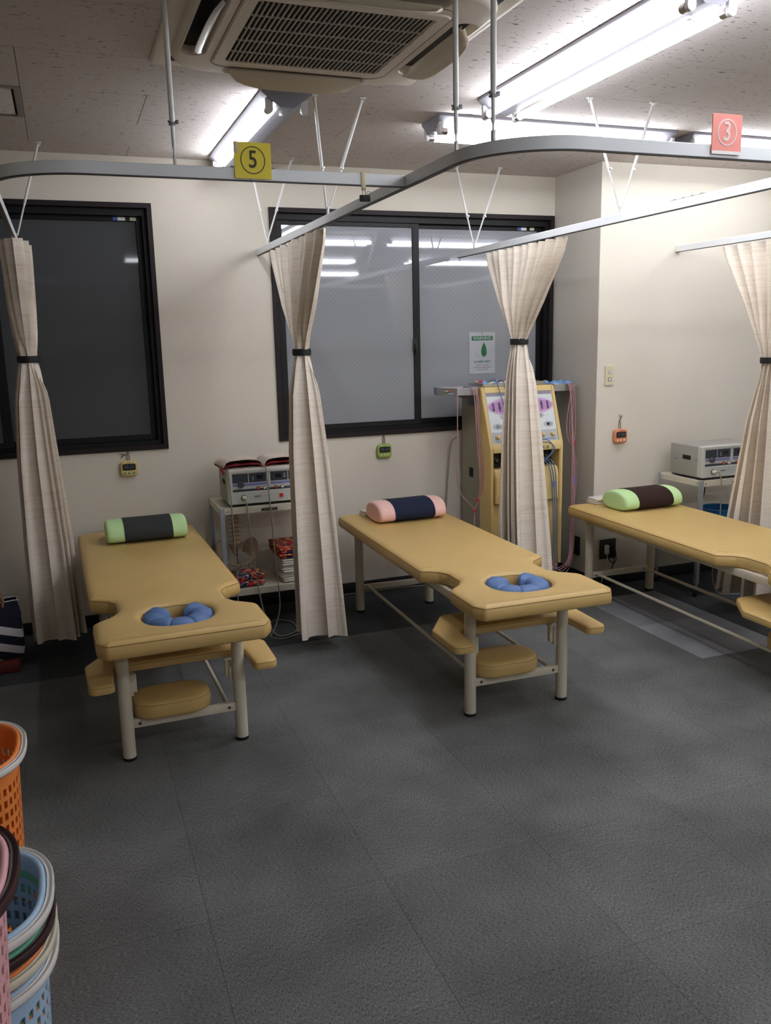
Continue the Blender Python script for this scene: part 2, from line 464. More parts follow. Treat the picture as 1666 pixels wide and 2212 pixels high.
# floor with carpet tiles
fb = B(); bx(fb, X0 - 0.1, X1 + 0.1, Y0 - 0.1, W + 0.1, -0.10, -0.008)
floor = struct(obj('floor', fb, M_dark, smooth=0))
TX, TY = 0.735, 2.577
tile_cache = {}
def carpet_tile(x0, x1, y0, y1, m):
    key = (round(x1 - x0, 4), round(y1 - y0, 4), m.name)
    if key not in tile_cache:
        b = B(); hx, hy = (x1 - x0) / 2 - 0.0003, (y1 - y0) / 2 - 0.0003
        pr = [(0, -0.008), (0, -0.0004), (0.0006, 0.0)]
        slab(b, [(-hx, -hy), (hx, -hy), (hx, hy), (-hx, hy)], pr)
        me = bpy.data.meshes.new('carpet_tile'); b.to_mesh(me); b.free(); me.materials.append(m); tile_cache[key] = me
    o = bpy.data.objects.new('carpet_tile', tile_cache[key]); COL.objects.link(o); o.parent = floor
    o.location = ((x0 + x1) / 2, (y0 + y1) / 2, 0)
i0 = math.floor((X0 - TX) / 0.5); i1 = math.ceil((X1 - TX) / 0.5); j0 = -7; j1 = math.ceil((W - TY) / 0.5)
for i in range(i0, i1):
    for j in range(j0, j1):
        a0, a1 = max(X0, TX + 0.5 * i), min(X1, TX + 0.5 * i + 0.5)
        c0, c1 = max(Y0, TY + 0.5 * j), min(W, TY + 0.5 * j + 0.5)
        if a1 - a0 < 0.01 or c1 - c0 < 0.01: continue
        if a0 >= XC and c0 >= YP: continue
        m = M_carpA if (i + j) % 2 else M_carpB
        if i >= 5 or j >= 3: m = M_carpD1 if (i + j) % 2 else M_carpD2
        if i == 4 and j in (1,): m = M_carpL
        if i == 4 and j == 2: m = M_carpM
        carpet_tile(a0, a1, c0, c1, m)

b = B(); bx(b, X0, X1, Y0, TY - 3.5, -0.008, 0); o = obj('carpet', b, M_carpA, floor, smooth=0)
# ceiling with boards
cbm = B(); bx(cbm, X0 - 0.1, X1 + 0.1, Y0 - 0.1, W + 0.1, H + 0.009, H + 0.10)
ceil = struct(obj('ceiling', cbm, M_dark, smooth=0))
bd_cache = {}
def board(x0, x1, y0, y1):
    key = (round(x1 - x0, 4), round(y1 - y0, 4))
    if key not in bd_cache:
        b = B(); hx, hy = (x1 - x0) / 2 - 0.0009, (y1 - y0) / 2 - 0.0009
        slab(b, [(-hx, -hy), (hx, -hy), (hx, hy), (-hx, hy)], [(0.0015, 0.0), (0, 0.0015), (0, 0.009)])
        me = bpy.data.meshes.new('ceiling_board'); b.to_mesh(me); b.free(); me.materials.append(M_ceil); bd_cache[key] = me
    o = bpy.data.objects.new('ceiling_board', bd_cache[key]); COL.objects.link(o); o.parent = ceil
    o.location = ((x0 + x1) / 2, (y0 + y1) / 2, H)
AX0, AX1, AY0, AY1 = 0.37, 1.33, 2.26, 3.22
for r in range(-18, 5):
    y0, y1 = max(Y0, 3.2 + 0.4555 * r), min(W, 3.2 + 0.4555 * (r + 1))
    if y1 - y0 < 0.01: continue
    xs = -0.055 if r % 2 == 0 else 0.402
    for k in range(-5, 8):
        x0, x1 = max(X0, xs + 0.91 * k), min(X1, xs + 0.91 * (k + 1))
        if x1 - x0 < 0.01: continue
        if r == 1 and x0 < -0.055 < x1:                      # inspection hatch takes the left half of this board
            board(x0, x0 + 0.0 + (-0.51 - x0), y0, y1) if -0.51 - x0 > 0.02 else None
            board(-0.055, x1, y0, y1); continue
        board(x0, x1, y0, y1)
hy0, hy1 = 3.2 + 0.4555, 3.2 + 0.911
ht = thing('ceiling_hatch', 'square ceiling inspection hatch in a thin metal frame at the upper left', 'hatch', (-0.2825, (hy0 + hy1) / 2, H))
b = B(); hw, hh = 0.226, 0.2255
slab(b, [(-hw, -hh), (hw, -hh), (hw, hh), (-hw, hh)], [(0, 0.006), (0, -0.003), (0.002, -0.004)], holes=[[(-hw + .022, -hh + .022), (hw - .022, -hh + .022), (hw - .022, hh - .022), (-hw + .022, hh - .022)]], hprof=[(0, 0.006), (0, -0.003), (0, -0.004)])
obj('hatch_frame', b, mat('hatch_aluminium', rgb(150, 140, 134), 0.5), ht, smooth=0)
box('hatch_panel', M_ceil, ht, -0.195, 0.195, -0.195, 0.195, -0.001, 0.006, 0.001)
for sy in (-1, 1):
    b = B(); bx(b, 0.02 - 0.005, 0.02 + 0.005, sy * 0.205 - 0.012, sy * 0.205 + 0.012, -0.012, -0.003, 0.002); obj('latch', b, M_steel, ht)

# walls
W1 = (-1.13, 0.507); W2 = (1.131, 2.93); ZB, ZT = 0.9654, 2.2505
b = B()
def wallpart(x0, x1, z0, z1): bx(b, x0, x1, W, W + 0.16, z0, z1)
cs = 0.0
wallpart(X0 - 0.1, W1[0] + 0.015, 0, H); wallpart(W1[1] - 0.015, W2[0] + 0.015, 0, H); wallpart(W2[1] - 0.015, XC + 0.2, 0, H)
for a, c in (W1, W2):
    wallpart(a + 0.015, c - 0.015, 0, ZB + 0.015); wallpart(a + 0.015, c - 0.015, ZT - 0.015, H)
wall_back = struct(obj('wall_back', b, M_wall, smooth=0))
b = B(); bx(b, XC + 0.001, X1 + 0.1, YP, W - 0.001, 0, H); w_ = struct(obj('wall_front_right', b, M_wall, smooth=0))
w_.name = 'wall_right_bay'
b = B(); bx(b, XC - 0.001, XC + 0.001, YP + 0.001, W, 0, H); struct(obj('wall_pillar', b, M_pillar, smooth=0))
b = B(); bx(b, X0 - 0.1, X0, Y0 - 0.1, W + 0.1, 0, H); struct(obj('wall_left', b, M_wall, smooth=0))
b = B(); bx(b, X1, X1 + 0.1, Y0 - 0.1, YP, 0, H); struct(obj('wall_right', b, M_wall, smooth=0))
b = B(); bx(b, X0, X1, Y0 - 0.1, Y0, 0, H); struct(obj('wall_rear', b, M_wall, smooth=0))
b = B(); bx(b, X0 + .006, XC - .008, W - 0.006, W, 0, 0.07, 0.001); struct(obj('baseboard_back', b, M_base))
b = B(); bx(b, XC - 0.007, XC - 0.001, YP, W - .006, 0, 0.07, 0.001); struct(obj('baseboard_pillar', b, M_base))
b = B(); bx(b, XC - 0.007, X1, YP - 0.006, YP, 0, 0.07, 0.001); struct(obj('baseboard_right', b, M_base))
b = B(); bx(b, X0, X0 + .006, Y0, W, 0, 0.07, 0.001); struct(obj('baseboard_left', b, M_base))

# windows
def window(name, xa, xb, xm, sticker):
    b = B()
    o = struct(bpy.data.objects.new(name, None)); COL.objects.link(o)
    cw = 0.026
    poly = [(xa, ZB), (xb, ZB), (xb, ZT), (xa, ZT)]
    hole = [(xa + cw, ZB + cw), (xb - cw, ZB + cw), (xb - cw, ZT - cw), (xa + cw, ZT - cw)]
    slab(b, poly, [(0, 0.10), (0, -0.012), (0.002, -0.014)], holes=[hole], hprof=[(0, 0.10), (0, -0.012), (-0.002, -0.014)])
    for v in b.verts: v.co = Vector((v.co.x, W + v.co.z, v.co.y))
    f = obj('casing', b, M_frame, o, smooth=0)
    # outer aluminium frame
    b = B(); i1_, i2_ = cw, cw + 0.022
    poly = [(xa + i1_, ZB + i1_), (xb - i1_, ZB + i1_), (xb - i1_, ZT - i1_), (xa + i1_, ZT - i1_)]
    hole = [(xa + i2_, ZB + i2_), (xb - i2_, ZB + i2_), (xb - i2_, ZT - i2_ - .012), (xa + i2_, ZT - i2_ - .012)]
    slab(b, poly, [(0, 0.095), (0, 0.02)], holes=[hole], hprof=[(0, 0.095), (0, 0.02)])
    for v in b.verts: v.co = Vector((v.co.x, W + v.co.z, v.co.y))
    obj('track_frame', b, M_sash, o, smooth=0)
    zb, zt = ZB + i2_, ZT - i2_ - .012
    for k, (a, c) in enumerate(((xa + i2_, xm + 0.036), (xm - 0.036, xb - i2_))):
        sa, sc = (0.030, 0.042) if k == 0 else (0.072, 0.030)
        y = W + (0.035 if k == 0 else 0.060)
        st = 0.030
        b = B()
        slab(b, [(a, zb), (c, zb), (c, zt), (a, zt)], [(0, 0.020), (0, 0.002), (0.002, 0.0)], holes=[[(a + sa, zb + st), (c - sc, zb + st), (c - sc, zt - st * .8), (a + sa, zt - st * .8)]], hprof=[(0, 0.020), (0, 0.002), (-0.002, 0.0)])
        for v in b.verts: v.co = Vector((v.co.x, y + v.co.z, v.co.y))
        s = obj('sash', b, M_sashhi if k == 0 else M_sash, o, smooth=0)
        b = B(); bx(b, a + sa - .006, c - sc + .006, y + 0.010, y + 0.015, zb + st - .006, zt - st * .8 + .006)
        obj('pane', b, M_glass1 if name == 'window_1' else M_glass2, s, smooth=0)
    b = B(); bx(b, xm - 0.012, xm + 0.012, W + 0.022, W + 0.0345, 1.46, 1.53, 0.003)
    bx(b, xm - 0.006, xm + 0.010, W + 0.010, W + 0.024, 1.44, 1.50, 0.004); obj('lock', b, M_black, o)
    yk = W + 0.0595
    for (x0, x1, mm) in ((sticker, sticker + .024, mat('sticker_blue', rgb(60, 96, 170), .5)), (sticker + .024, sticker + .062, M_whitep), (sticker + .086, sticker + .117, M_switch)):
        b = B(); bx(b, x0, x1, yk - 0.0006, yk, zt - .021, zt - .004); obj('sticker', b, mm, o, smooth=0)
    return o
window('window_1', W1[0], W1[1], (W1[0] + W1[1]) / 2, 0.315)
window('window_2', W2[0], W2[1], 2.002, 2.71)
b = B(); bx(b, X0, X1, W + 1.2, W + 1.3, 0, 3.2)
struct(obj('wall_outside', b, mat('outside_dark_wall', rgb(60, 62, 66), 0.9), smooth=0))

# ================================================================ CURTAIN RAILS
ZR = 1.995
def rail_path(poly, rad):
    """poly open 2d path, filleted at inner points"""
    out = [poly[0]]
    for i in range(1, len(poly) - 1):
        f = fillet([poly[i - 1], poly[i], poly[i + 1]], [0, rad, 0], 14)
        f = f[1:-1]
        out += f
    out.append(poly[-1]); return out
def rail(name, poly, rad, label):
    pts = rail_path(poly, rad)
    t = thing(name, label, 'curtain rail', (pts[0][0], pts[0][1], ZR))
    ox, oy = pts[0]
    def sweep(prof, m, nm):
        b = B(); rings = []
        for i, p in enumerate(pts):
            a = Vector(pts[min(i + 1, len(pts) - 1)]) - Vector(pts[max(i - 1, 0)]); a.normalize()
            nrm = Vector((-a.y, a.x))
            rings.append([b.verts.new((p[0] + nrm.x * u - ox, p[1] + nrm.y * u - oy, v)) for u, v in prof])
        n = len(prof)
        for A, C in zip(rings, rings[1:]):
            for k in range(n): b.faces.new((A[k], A[(k + 1) % n], C[(k + 1) % n], C[k]))
        b.faces.new(rings[0][::-1]); b.faces.new(rings[-1])
        return obj(nm, b, m, t, smooth=30)
    w = 0.0095
    sweep([(-w, 0.001), (-w, 0.032), (-w + .002, 0.034), (w - .002, 0.034), (w, 0.032), (w, 0.001), (w - .003, 0), (-w + .003, 0)], M_railm, 'rail_body')
    sweep([(-0.0085, -0.0018), (-0.0085, 0.0008), (0.0085, 0.0008), (0.0085, -0.0018)], M_slot, 'runner_slot')
    # end cap hooks at the first point
    b = B(); d = Vector(pts[1]) - Vector(pts[0]); d.normalize()
    ring = [(d.x * .014 + 0.006 * math.cos(q) * d.x, d.y * .014 + 0.006 * math.cos(q) * d.y, -0.010 + 0.007 * math.sin(q)) for q in [2 * PI * k / 12 for k in range(12)]]
    tube(b, ring, 0.0014, 6, closed=True); obj('end_hook', b, M_steel, t)
    return t
rA = rail('curtain_rail', [(1.063, W - 0.003), (1.063, 2.002), (X1 - 0.003, 2.002)], 0.25, 'white curtain rail running out from the wall and curving right under the salmon 3 sign')
rL = rail('curtain_rail', [(-0.15, W - 0.003), (-0.15, 2.6134), (1.052, 2.6134)], 0.26, 'white curtain rail carrying the yellow 5 sign and curving back at the left edge')
rB = rail('curtain_rail', [(2.278, W - 0.003), (2.278, 2.013)], 0, 'straight white curtain rail above the curtain in front of the yellow machine')
rC = rail('curtain_rail', [(3.47, YP - 0.003), (3.47, 2.013)], 0, 'straight white curtain rail meeting the right wall above the rightmost curtain')
# joint of the T on the front rail
b = B(); bx(b, 0.715, 0.7165, -0.0125, 0.0125, -0.001, 0.036)
o = obj('joint', b, M_slot, rL, smooth=0); o.location = (0, 2.6134 - (W - .003), 0)
b = B()
for k in range(5): bx(b, 0.66 + k * .03, 0.672 + k * .03, -0.004, 0.004, 0.034, 0.0385, 0.001)
o = obj('joint_screws', b, M_bolt, rL); o.location = (0, 2.6134 - (W - .003), 0)
b = B()
for k in range(4): bx(b, -0.004, 0.004, -2.1 + k * .05 , -2.09 + k * .05, 0.034, 0.039, 0.001)
bx(b, -0.006, 0.006, -2.12, -1.92, 0.034, 0.036); obj('joint_screws', b, M_bolt, rB)

def rod_pair(p, tops, label):
    """two thin telescopic rods in a V from the rail up to the ceiling"""
    t = thing('rail_hanger', label, 'rail hanger', (p[0], p[1], ZR + 0.034), 0, 'V shaped rail hangers')
    b = B(); bx(b, -0.004, 0.004, -0.007, 0.007, 0.0005, 0.030, 0.001); obj('bracket', b, M_rod, t)
    for q in tops:
        a = Vector((0, 0, 0.024)) + (Vector((q[0] - p[0], q[1] - p[1], 0)).normalized() * 0.006)
        e = Vector((q[0] - p[0], q[1] - p[1], H - ZR - 0.034 - 0.004))
        mid = a.lerp(e, 0.36)
        b = B(); tube(b, [a, mid], 0.0042, 10); obj('lower_rod', b, M_rod, t)
        b = B(); tube(b, [mid - (e - a).normalized() * 0.012, a.lerp(e, 0.985)], 0.0062, 10); r = obj('upper_rod', b, M_rod, t)
        b = B(); tube(b, [mid + Vector((0, -0.016, 0)), mid + Vector((0, 0.006, 0))], 0.003, 8)
        bx(b, mid.x - .004, mid.x + .004, mid.y - .022, mid.y - .016, mid.z - .005, mid.z + .005, 0.001); obj('thumb_screw', b, M_steel, t)
        b = B(); bx(b, e.x - .014, e.x + .014, e.y - .006, e.y + .006, e.z - .0015, e.z + .003, 0.001)
        tube(b, [e + Vector((-.008, 0, -.001)), e + Vector((-.006, 0, -.016)), e + Vector((.006, 0, -.016)), e + Vector((.008, 0, -.001))], 0.002, 6)
        obj('ceiling_foot', b, M_rod, t)
    return t
rod_pair((1.063, 4.574), [(1.025, 4.71), (1.229, 4.622)], 'V shaped white rod hanger nearest the wall, left end of the right window')
rod_pair((1.063, 3.464), [(1.022, 3.462), (1.218, 3.449)], 'large V shaped white rod hanger rising just right of the yellow 5 sign')
rod_pair((2.278, 4.585), [(2.183, 4.62), (2.451, 4.604)], 'V shaped white rod hanger in front of the top right of the double window')
rod_pair((2.278, 3.199), [(2.116, 3.2), (2.423, 3.194)], 'V shaped white rod hanger crossing the long lamp beside the pillar')
rod_pair((-0.15, 4.56), [(-0.29, 4.57), (-0.013, 4.568)], 'V shaped white rod hanger above the leftmost curtain')
def rod_straight(x, y, label):
    t = thing('rail_hanger', label, 'rail hanger', (x, y, ZR + 0.034), 0)
    h = H - ZR - 0.034
    b = B(); bx(b, -0.004, 0.004, -0.007, 0.007, 0.0005, 0.026, 0.001); obj('bracket', b, M_rod, t)
    b = B(); tube(b, [(0, 0, .02), (0, 0, .04), (0, 0, .05), (0, 0, .14)], .0045, 10, rads=[.0025, .0025, .0055, .0055]); obj('lower_rod', b, M_rod, t)
    b = B(); tube(b, [(0, 0, .105), (0, 0, h - .004)], .0075, 12); obj('upper_rod', b, M_rod, t)
    b = B(); tube(b, [(-.012, 0, .115), (.014, 0, .115)], .003, 8); bx(b, .010, .018, -.004, .004, .110, .120, .001); bx(b, -.009, .009, -.009, .009, .106, .112, .001); obj('thumb_screw', b, M_dsteel, t)
    b = B(); cyl(b, (0, 0), .016, h - .004, h, 14); obj('ceiling_foot', b, M_rod, t)
rod_straight(0.352, 2.6134, 'straight white hanger rod at the left of the air conditioner')
rod_straight(1.063, 2.25, 'left of two straight white hanger rods beside the air conditioner')
rod_straight(1.1035, 2.11, 'right of two straight white hanger rods beside the air conditioner')

# ================================================================ NUMBER SIGNS
def sign(x0, x1, z0, z1, y, m, ink, digit, label, strip=False):
    t = thing('bay_sign', label, 'sign', ((x0 + x1) / 2, y, z0))
    w, h = x1 - x0, z1 - z0
    b = B(); slab(b, fillet([(-w / 2, 0), (w / 2, 0), (w / 2, h), (-w / 2, h)], 0.004, 3), [(0, 0.0), (0, 0.0035)])
    for v in b.verts: v.co = Vector((v.co.x, -v.co.z, v.co.y))
    obj('plate', b, m, t, smooth=30)
    cz = h * 0.51 + (0.004 if strip else 0)
    R = w * 0.335
    n = 48; b = B()
    oo = [(R * math.cos(2 * PI * k / n), cz + R * 1.05 * math.sin(2 * PI * k / n)) for k in range(n)]
    slab(b, oo, [(0, 0.0035), (0, 0.0041)], holes=[offset(oo, 0.0026 if not strip else .0036)], hprof=[(0, 0.0035), (0, 0.0041)])
    for v in b.verts: v.co = Vector((v.co.x, -v.co.z, v.co.y))
    obj('printed_ring', b, ink, t, smooth=0)
    text('printed_digit', digit, h * 0.68, ink, t, (0, -0.0040, cz), sx=0.82, bold=0.0008)
    return t
s5 = sign(0.5195, 0.6285, 1.9985, 2.0985, 2.602, M_yel, M_ink, '5', 'yellow square sign with a circled 5 on the front rail')
b = B(); bx(b, -.0535, -.042, -.0046, -.0036, .069, .1005, .0004); obj('tape', b, M_tape, s5)
s3 = sign(1.7035, 1.8025, 2.0035, 2.107, 1.9905, M_red, M_inkw, '3', 'salmon sign with a circled 3 on the right rail', True)
b = B(); bx(b, -.0495, .0495, -.0046, -.0036, 0.0, .0085); obj('white_strip', b, M_whitep, s3, smooth=0)

# binder clip hanging from a cream strap
t = thing('binder_clip', 'black binder clip hanging by a cream plastic hook from the front rail', 'clip', (0.917, 2.60, 1.953))
b = B(); bx(b, -.0085, .0055, .0015, .0035, .026, .078, .0006); bx(b, -.0085, .0055, .0015, .026, .0765, .0785, .0006)
obj('cream_hook', b, M_tape, t)
b = B(); bx(b, -.015, .018, -.004, .006, -.007, .012, .0015); obj('clip_body', b, M_black, t)
b = B()
for sx in (-.006, .003): tube(b, smoothpath([(sx, .001, .010), (sx, 0, .026), (sx + .001, .001, .034)]), .0008, 6)
tube(b, smoothpath([(-.010 + .001, -.005, -.004), (.002, -.006, .012), (.008, -.005, .021), (.018, -.004, .020), (.016, -.004, .008)]), .0008, 6)
obj('wire_handle', b, M_dsteel, t)

# ================================================================ LIGHT FIXTURES
def fixture(cx, cy, along, label, L=1.25, lit=(True, True), sp=0.07, group=None):
    """trough lamp on the ceiling with a ridge and two bare tubes; built along local Y"""
    t = thing('fluorescent_lamp', label, 'ceiling lamp', (cx, cy, H), 0 if along == 'Y' else PI / 2, group)
    hw = 0.10
    b = B()
    prof = [(-hw, 0), (-hw, -.012), (-.03, -.062), (.03, -.062), (hw, -.012), (hw, 0)]
    A = [b.verts.new((x, -L / 2, z)) for x, z in prof]; C = [b.verts.new((x, L / 2, z)) for x, z in prof]
    n = len(prof)
    for k in range(n): b.faces.new((A[k], A[(k + 1) % n], C[(k + 1) % n], C[k]))
    b.faces.new(A[::-1]); b.faces.new(C)
    obj('housing', b, M_fix, t, smooth=0)
    for s, on in ((-1, lit[0]), (1, lit[1])):
        x = s * sp; z = -.068
        for e in (-1, 1):
            b = B(); y = e * (L / 2 - 0.012)
            slab(b, fillet([(x - .014, z - .016), (x + .014, z - .016), (x + .014, -.03), (x - .014, -.03)], [.013, .013, .002, .002], 4), [(0, -.007), (0, .007)])
            for v in b.verts: v.co = Vector((v.co.x, y + v.co.z, v.co.y))
            lathe(b, [(.0125, 0), (.0125, .016)] , (x, y - (e * .008 if e > 0 else 0) - (0.008 if e > 0 else 0) , z), 14, 'y')
            obj('socket', b, M_sock, t)
        if on:
            b = B(); tube(b, [(x, -L / 2 + .045, z), (x, L / 2 - .045, z)], .0135, 14); tb = obj('tube', b, M_tube, t, smooth=60)
            for e in (-1, 1):
                b = B(); tube(b, [(x, e * (L / 2 - .046), z), (x, e * (L / 2 - .022), z)], .0138, 14); obj('tube_cap', b, M_cap, tb)
    b = B(); tube(b, [(0.0, -L / 2 + .1, -.062), (0.0, -L / 2 + .1, -.070)], .008, 10); obj('starter', b, M_sock, t)
    return t
fixture(0.905, 4.06, 'Y', 'ceiling lamp with one lit tube above the window wall, behind the yellow sign', lit=(True, False))
fixture(1.775, 2.715, 'Y', 'large ceiling lamp with two lit tubes at the upper right')
fixture(2.24, 3.68, 'X', 'ceiling lamp with two tubes running sideways behind the curved rail')
fixture(3.585, 3.68, 'X', 'ceiling lamp running sideways behind the salmon 3 sign')
G = 'ceiling lamps behind the photographer'
for (x, y, a) in ((2.205, 1.86, 'X'), (3.575, 1.87, 'X'), (1.30, 0.0, 'X'), (2.67, 0.0, 'X'), (4.50, 0.0, 'X'), (3.32, -1.8, 'X'), (1.9, -1.8, 'X')):
    fixture(x, y, a, 'ceiling lamp with two lit tubes in the room behind the camera', group=G)

# ================================================================ AIR CONDITIONER
t = thing('ceiling_air_conditioner', 'beige square ceiling cassette air conditioner with a slatted grille', 'air conditioner', (0.85, 2.74, H))
b = B(); slab(b, fillet([(-.48, -.48), (.48, -.48), (.48, .48), (-.48, .48)], .02, 4), [(0, 0), (0, -.008), (.006, -.012)])
obj('outer_panel', b, M_ac, t, smooth=40)
o8 = fillet([(-.43, -.43), (.43, -.43), (.43, .43), (-.43, .43)], .15, 10)
def slot(cx, cy, lx, ly): return fillet([(cx - lx, cy - ly), (cx + lx, cy - ly), (cx + lx, cy + ly), (cx - lx, cy + ly)], min(lx, ly) * .95, 6)
slots = [slot(-.372, 0, .036, .25), slot(.372, 0, .036, .25), slot(0, .372, .25, .036), slot(0, -.372, .25, .036)]
b = B(); slab(b, o8, [(0, -.011), (0, -.028), (.006, -.036), (.02, -.040)], holes=slots, hprof=[(0, -.012), (0, -.028), (-.003, -.036), (-.006, -.040)])
obj('body', b, M_ac, t, smooth=40)
b = B(); bx(b, -.42, .42, -.42, .42, -.0125, -.0115); obj('duct_shadow', b, M_dark, t, smooth=0)
def flap(nm, pts, ang, m, horiz):
    b = B()
    L = .235
    n = 14; rows = []
    for i in range(n + 1):
        u = -1 + 2 * i / n
        wdt = .058 * (1 - abs(u) ** 3.2) ** .5 + .012
        row = []
        for j in range(5):
            s = j / 4
            row.append((u * L, s * wdt, -.012 * math.sin(PI * s)))
        rows.append(row)
    top = [[b.verts.new((p[0], p[1], p[2] + .0015)) for p in r] for r in rows]
    bot = [[b.verts.new((p[0], p[1], p[2] - .0015)) for p in r] for r in rows]
    for G_ in (top, bot):
        for i in range(n):
            for j in range(4): b.faces.new((G_[i][j], G_[i + 1][j], G_[i + 1][j + 1], G_[i][j + 1]))
    edge = [(i, 0) for i in range(n + 1)] + [(n, j) for j in range(1, 5)] + [(i, 4) for i in range(n - 1, -1, -1)] + [(0, j) for j in range(3, 0, -1)]
    for a_, c_ in zip(edge, edge[1:] + edge[:1]):
        b.faces.new((top[a_[0]][a_[1]], top[c_[0]][c_[1]], bot[c_[0]][c_[1]], bot[a_[0]][a_[1]]))
    xform(b, pts @ Matrix.Rotation(math.radians(ang), 4, 'X'))
    return obj(nm, b, m, t, smooth=50)
T = Matrix.Translation; RZ = lambda a: Matrix.Rotation(math.radians(a), 4, 'Z')
flap('flap', T((0, .355, -.040)) @ RZ(0), -38, M_acflap, True)
flap('flap', T((.355, 0, -.040)) @ RZ(-90), -38, M_acflap, True)
flap('flap', T((0, -.355, -.040)) @ RZ(180), -38, M_acflap, True)
flap('flap', T((-.345, 0, -.030)) @ RZ(90) @ Matrix.Diagonal((.92, .62, 1, 1)), -28, M_whitep, True)
gp = fillet([(-.30, -.30), (.30, -.30), (.30, .30), (-.30, .30)], .03, 5)
gh = fillet([(-.262, -.262), (.262, -.262), (.262, .262), (-.262, .262)], .012, 4)
b = B(); slab(b, gp, [(0, -.0395), (0, -.043), (.002, -.045)], holes=[gh], hprof=[(0, -.0395), (0, -.043), (-.003, -.0455)])
gr = obj('grille_frame', b, M_ac, t, smooth=40)
b = B(); bx(b, -.262, .262, -.262, .262, -.0412, -.0402); obj('grille_backing', b, M_dark, t, smooth=0)
b = B(); bx(b, -.0022, .0022, -.262, .262, -.0065, 0, .0008, 1); sl = obj('slat', b, M_ac2, t, smooth=0); sl.location = (-.252, 0, -.0412)
for k in range(1, 34):
    c = sl.copy(); COL.objects.link(c); c.location.x = -.252 + .504 * k / 33
b = B(); bx(b, -.262, .262, -.003, .003, -.0055, 0, .0008, 1); cr = obj('crossbar', b, M_ac2, t, smooth=0); cr.location = (0, -.157, -.0415)
for k in range(1, 4):
    c = cr.copy(); COL.objects.link(c); c.location.y = -.157 + .105 * k
b = B()
g1 = fillet([(-.305, -.34), (.305, -.34), (.305, .34), (-.305, .34)], .06, 8)
pp = [(x, y, -.0402) for x, y in g1]; tube(b, pp, .0012, 4, closed=True); obj('panel_joint', b, M_dark, t)

# ================================================================ CURTAINS
def curtain(label, rows, nf, seed, tie, top_z=None, ztie=1.48):
    """rows: (z, cx, cy, half length along the rail, half width across, edge power)"""
    rnd = random.Random(seed)
    N = nf * 18
    am = [rnd.uniform(.85, 1.05) for _ in range(nf * 2 + 2)]
    am2 = [rnd.uniform(.70, 1.1) for _ in range(nf * 2 + 2)]
    sh = [rnd.uniform(-.35, .35) for _ in range(nf * 2 + 2)]
    t = thing('curtain', label, 'curtain', (rows[0][1], rows[0][2], rows[-1][0]), 0)
    org = Vector((rows[0][1], rows[0][2], rows[-1][0]))
    def at(z):
        for r0, r1 in zip(rows, rows[1:]):
            if r1[0] <= z <= r0[0]:
                u = (r0[0] - z) / (r0[0] - r1[0])
                return [a + (c - a) * u for a, c in zip(r0, r1)]
        return list(rows[-1])
    zs = []
    for r0, r1 in zip(rows, rows[1:]):
        k = max(2, int((r0[0] - r1[0]) / .035))
        zs += [r0[0] + (r1[0] - r0[0]) * i / k for i in range(k)]
    zs.append(rows[-1][0])
    def grid(zs, push=0.0):
        b = B(); R = []
        for z in zs:
            _, cx, cy, a, w, pw = at(z)
            row = []
            tt = (rows[0][0] - z) / (rows[0][0] - rows[-1][0])
            for i in range(N + 1):
                s = i / N; u = 2 * s - 1
                ph = s * nf * 2 * PI
                k = s * nf * 2; k0 = int(k); f = k - k0
                A1 = am[k0] * (1 - f) + am[k0 + 1] * f; A2 = am2[k0] * (1 - f) + am2[k0 + 1] * f
                A = A1 * (1 - tt) + A2 * tt
                env = (max(0.0, 1 - abs(u) ** pw)) ** .5 * .85 + .15
                lo_ = min(1.0, max(0.0, (tie[0] + .12 - z) / .25))
                v = ((1 - lo_) * (math.sin(2 * ph) * .8 + .25 * math.sin(ph)) + lo_ * (math.sin(ph + sh[k0] * .4 * tt) + .16 * math.sin(3 * ph + .4) + .05 * math.sin(7 * ph))) * .95
                x = cx + w * A * env * v + push * math.copysign(1, v)
                y = cy + a * u + min(a, w) * .28 * math.sin(2 * ph + .8) * (0.3 + .7 * tt) * env
                zz = z + .004 * math.sin(ph * 1.0 + z * 9) * (1 if tt > .95 else 0)
                row.append(b.verts.new(Vector((x, y, zz)) - org))
            R.append(row)
        for A_, C_ in zip(R, R[1:]):
            for i in range(N): b.faces.new((A_[i], A_[i + 1], C_[i + 1], C_[i]))
        return b
    obj('cloth', grid(zs), M_curt, t, smooth=70, recalc=False)
    # heading band stitch
    b = B()
    z = rows[0][0] - .075
    _, cx, cy, a, w, pw = at(z)
    # tie band
    zt = tie[0]
    b = B(); n = 40; rg = []
    _, cx, cy, a, w, pw = at(zt)
    for (dz, k) in ((-.016, 1.02), (-.015, 1.10), (0, 1.13), (.015, 1.10), (.016, 1.02)):
        rg.append([b.verts.new(Vector((cx + (w + .001) * k * math.cos(2 * PI * i / n), cy + (a + .001) * k * math.sin(2 * PI * i / n), zt + dz)) - org) for i in range(n)])
    for A_, C_ in zip(rg, rg[1:]):
        for i in range(n): b.faces.new((A_[i], A_[(i + 1) % n], C_[(i + 1) % n], C_[i]))
    obj('tie_band', b, M_black, t, smooth=60)
    # hooks
    b = B()
    for k in range(2 * nf + 1):
        u = -1 + k / nf
        y = rows[0][2] + rows[0][3] * u * .97
        tube(b, [Vector((rows[0][1], y, rows[0][0] - .012)) - org, Vector((rows[0][1], y, ZR - .004)) - org], .0016, 5)
    obj('runner_hook', b, M_whitep, t)['kind'] = 'stuff'
    return t
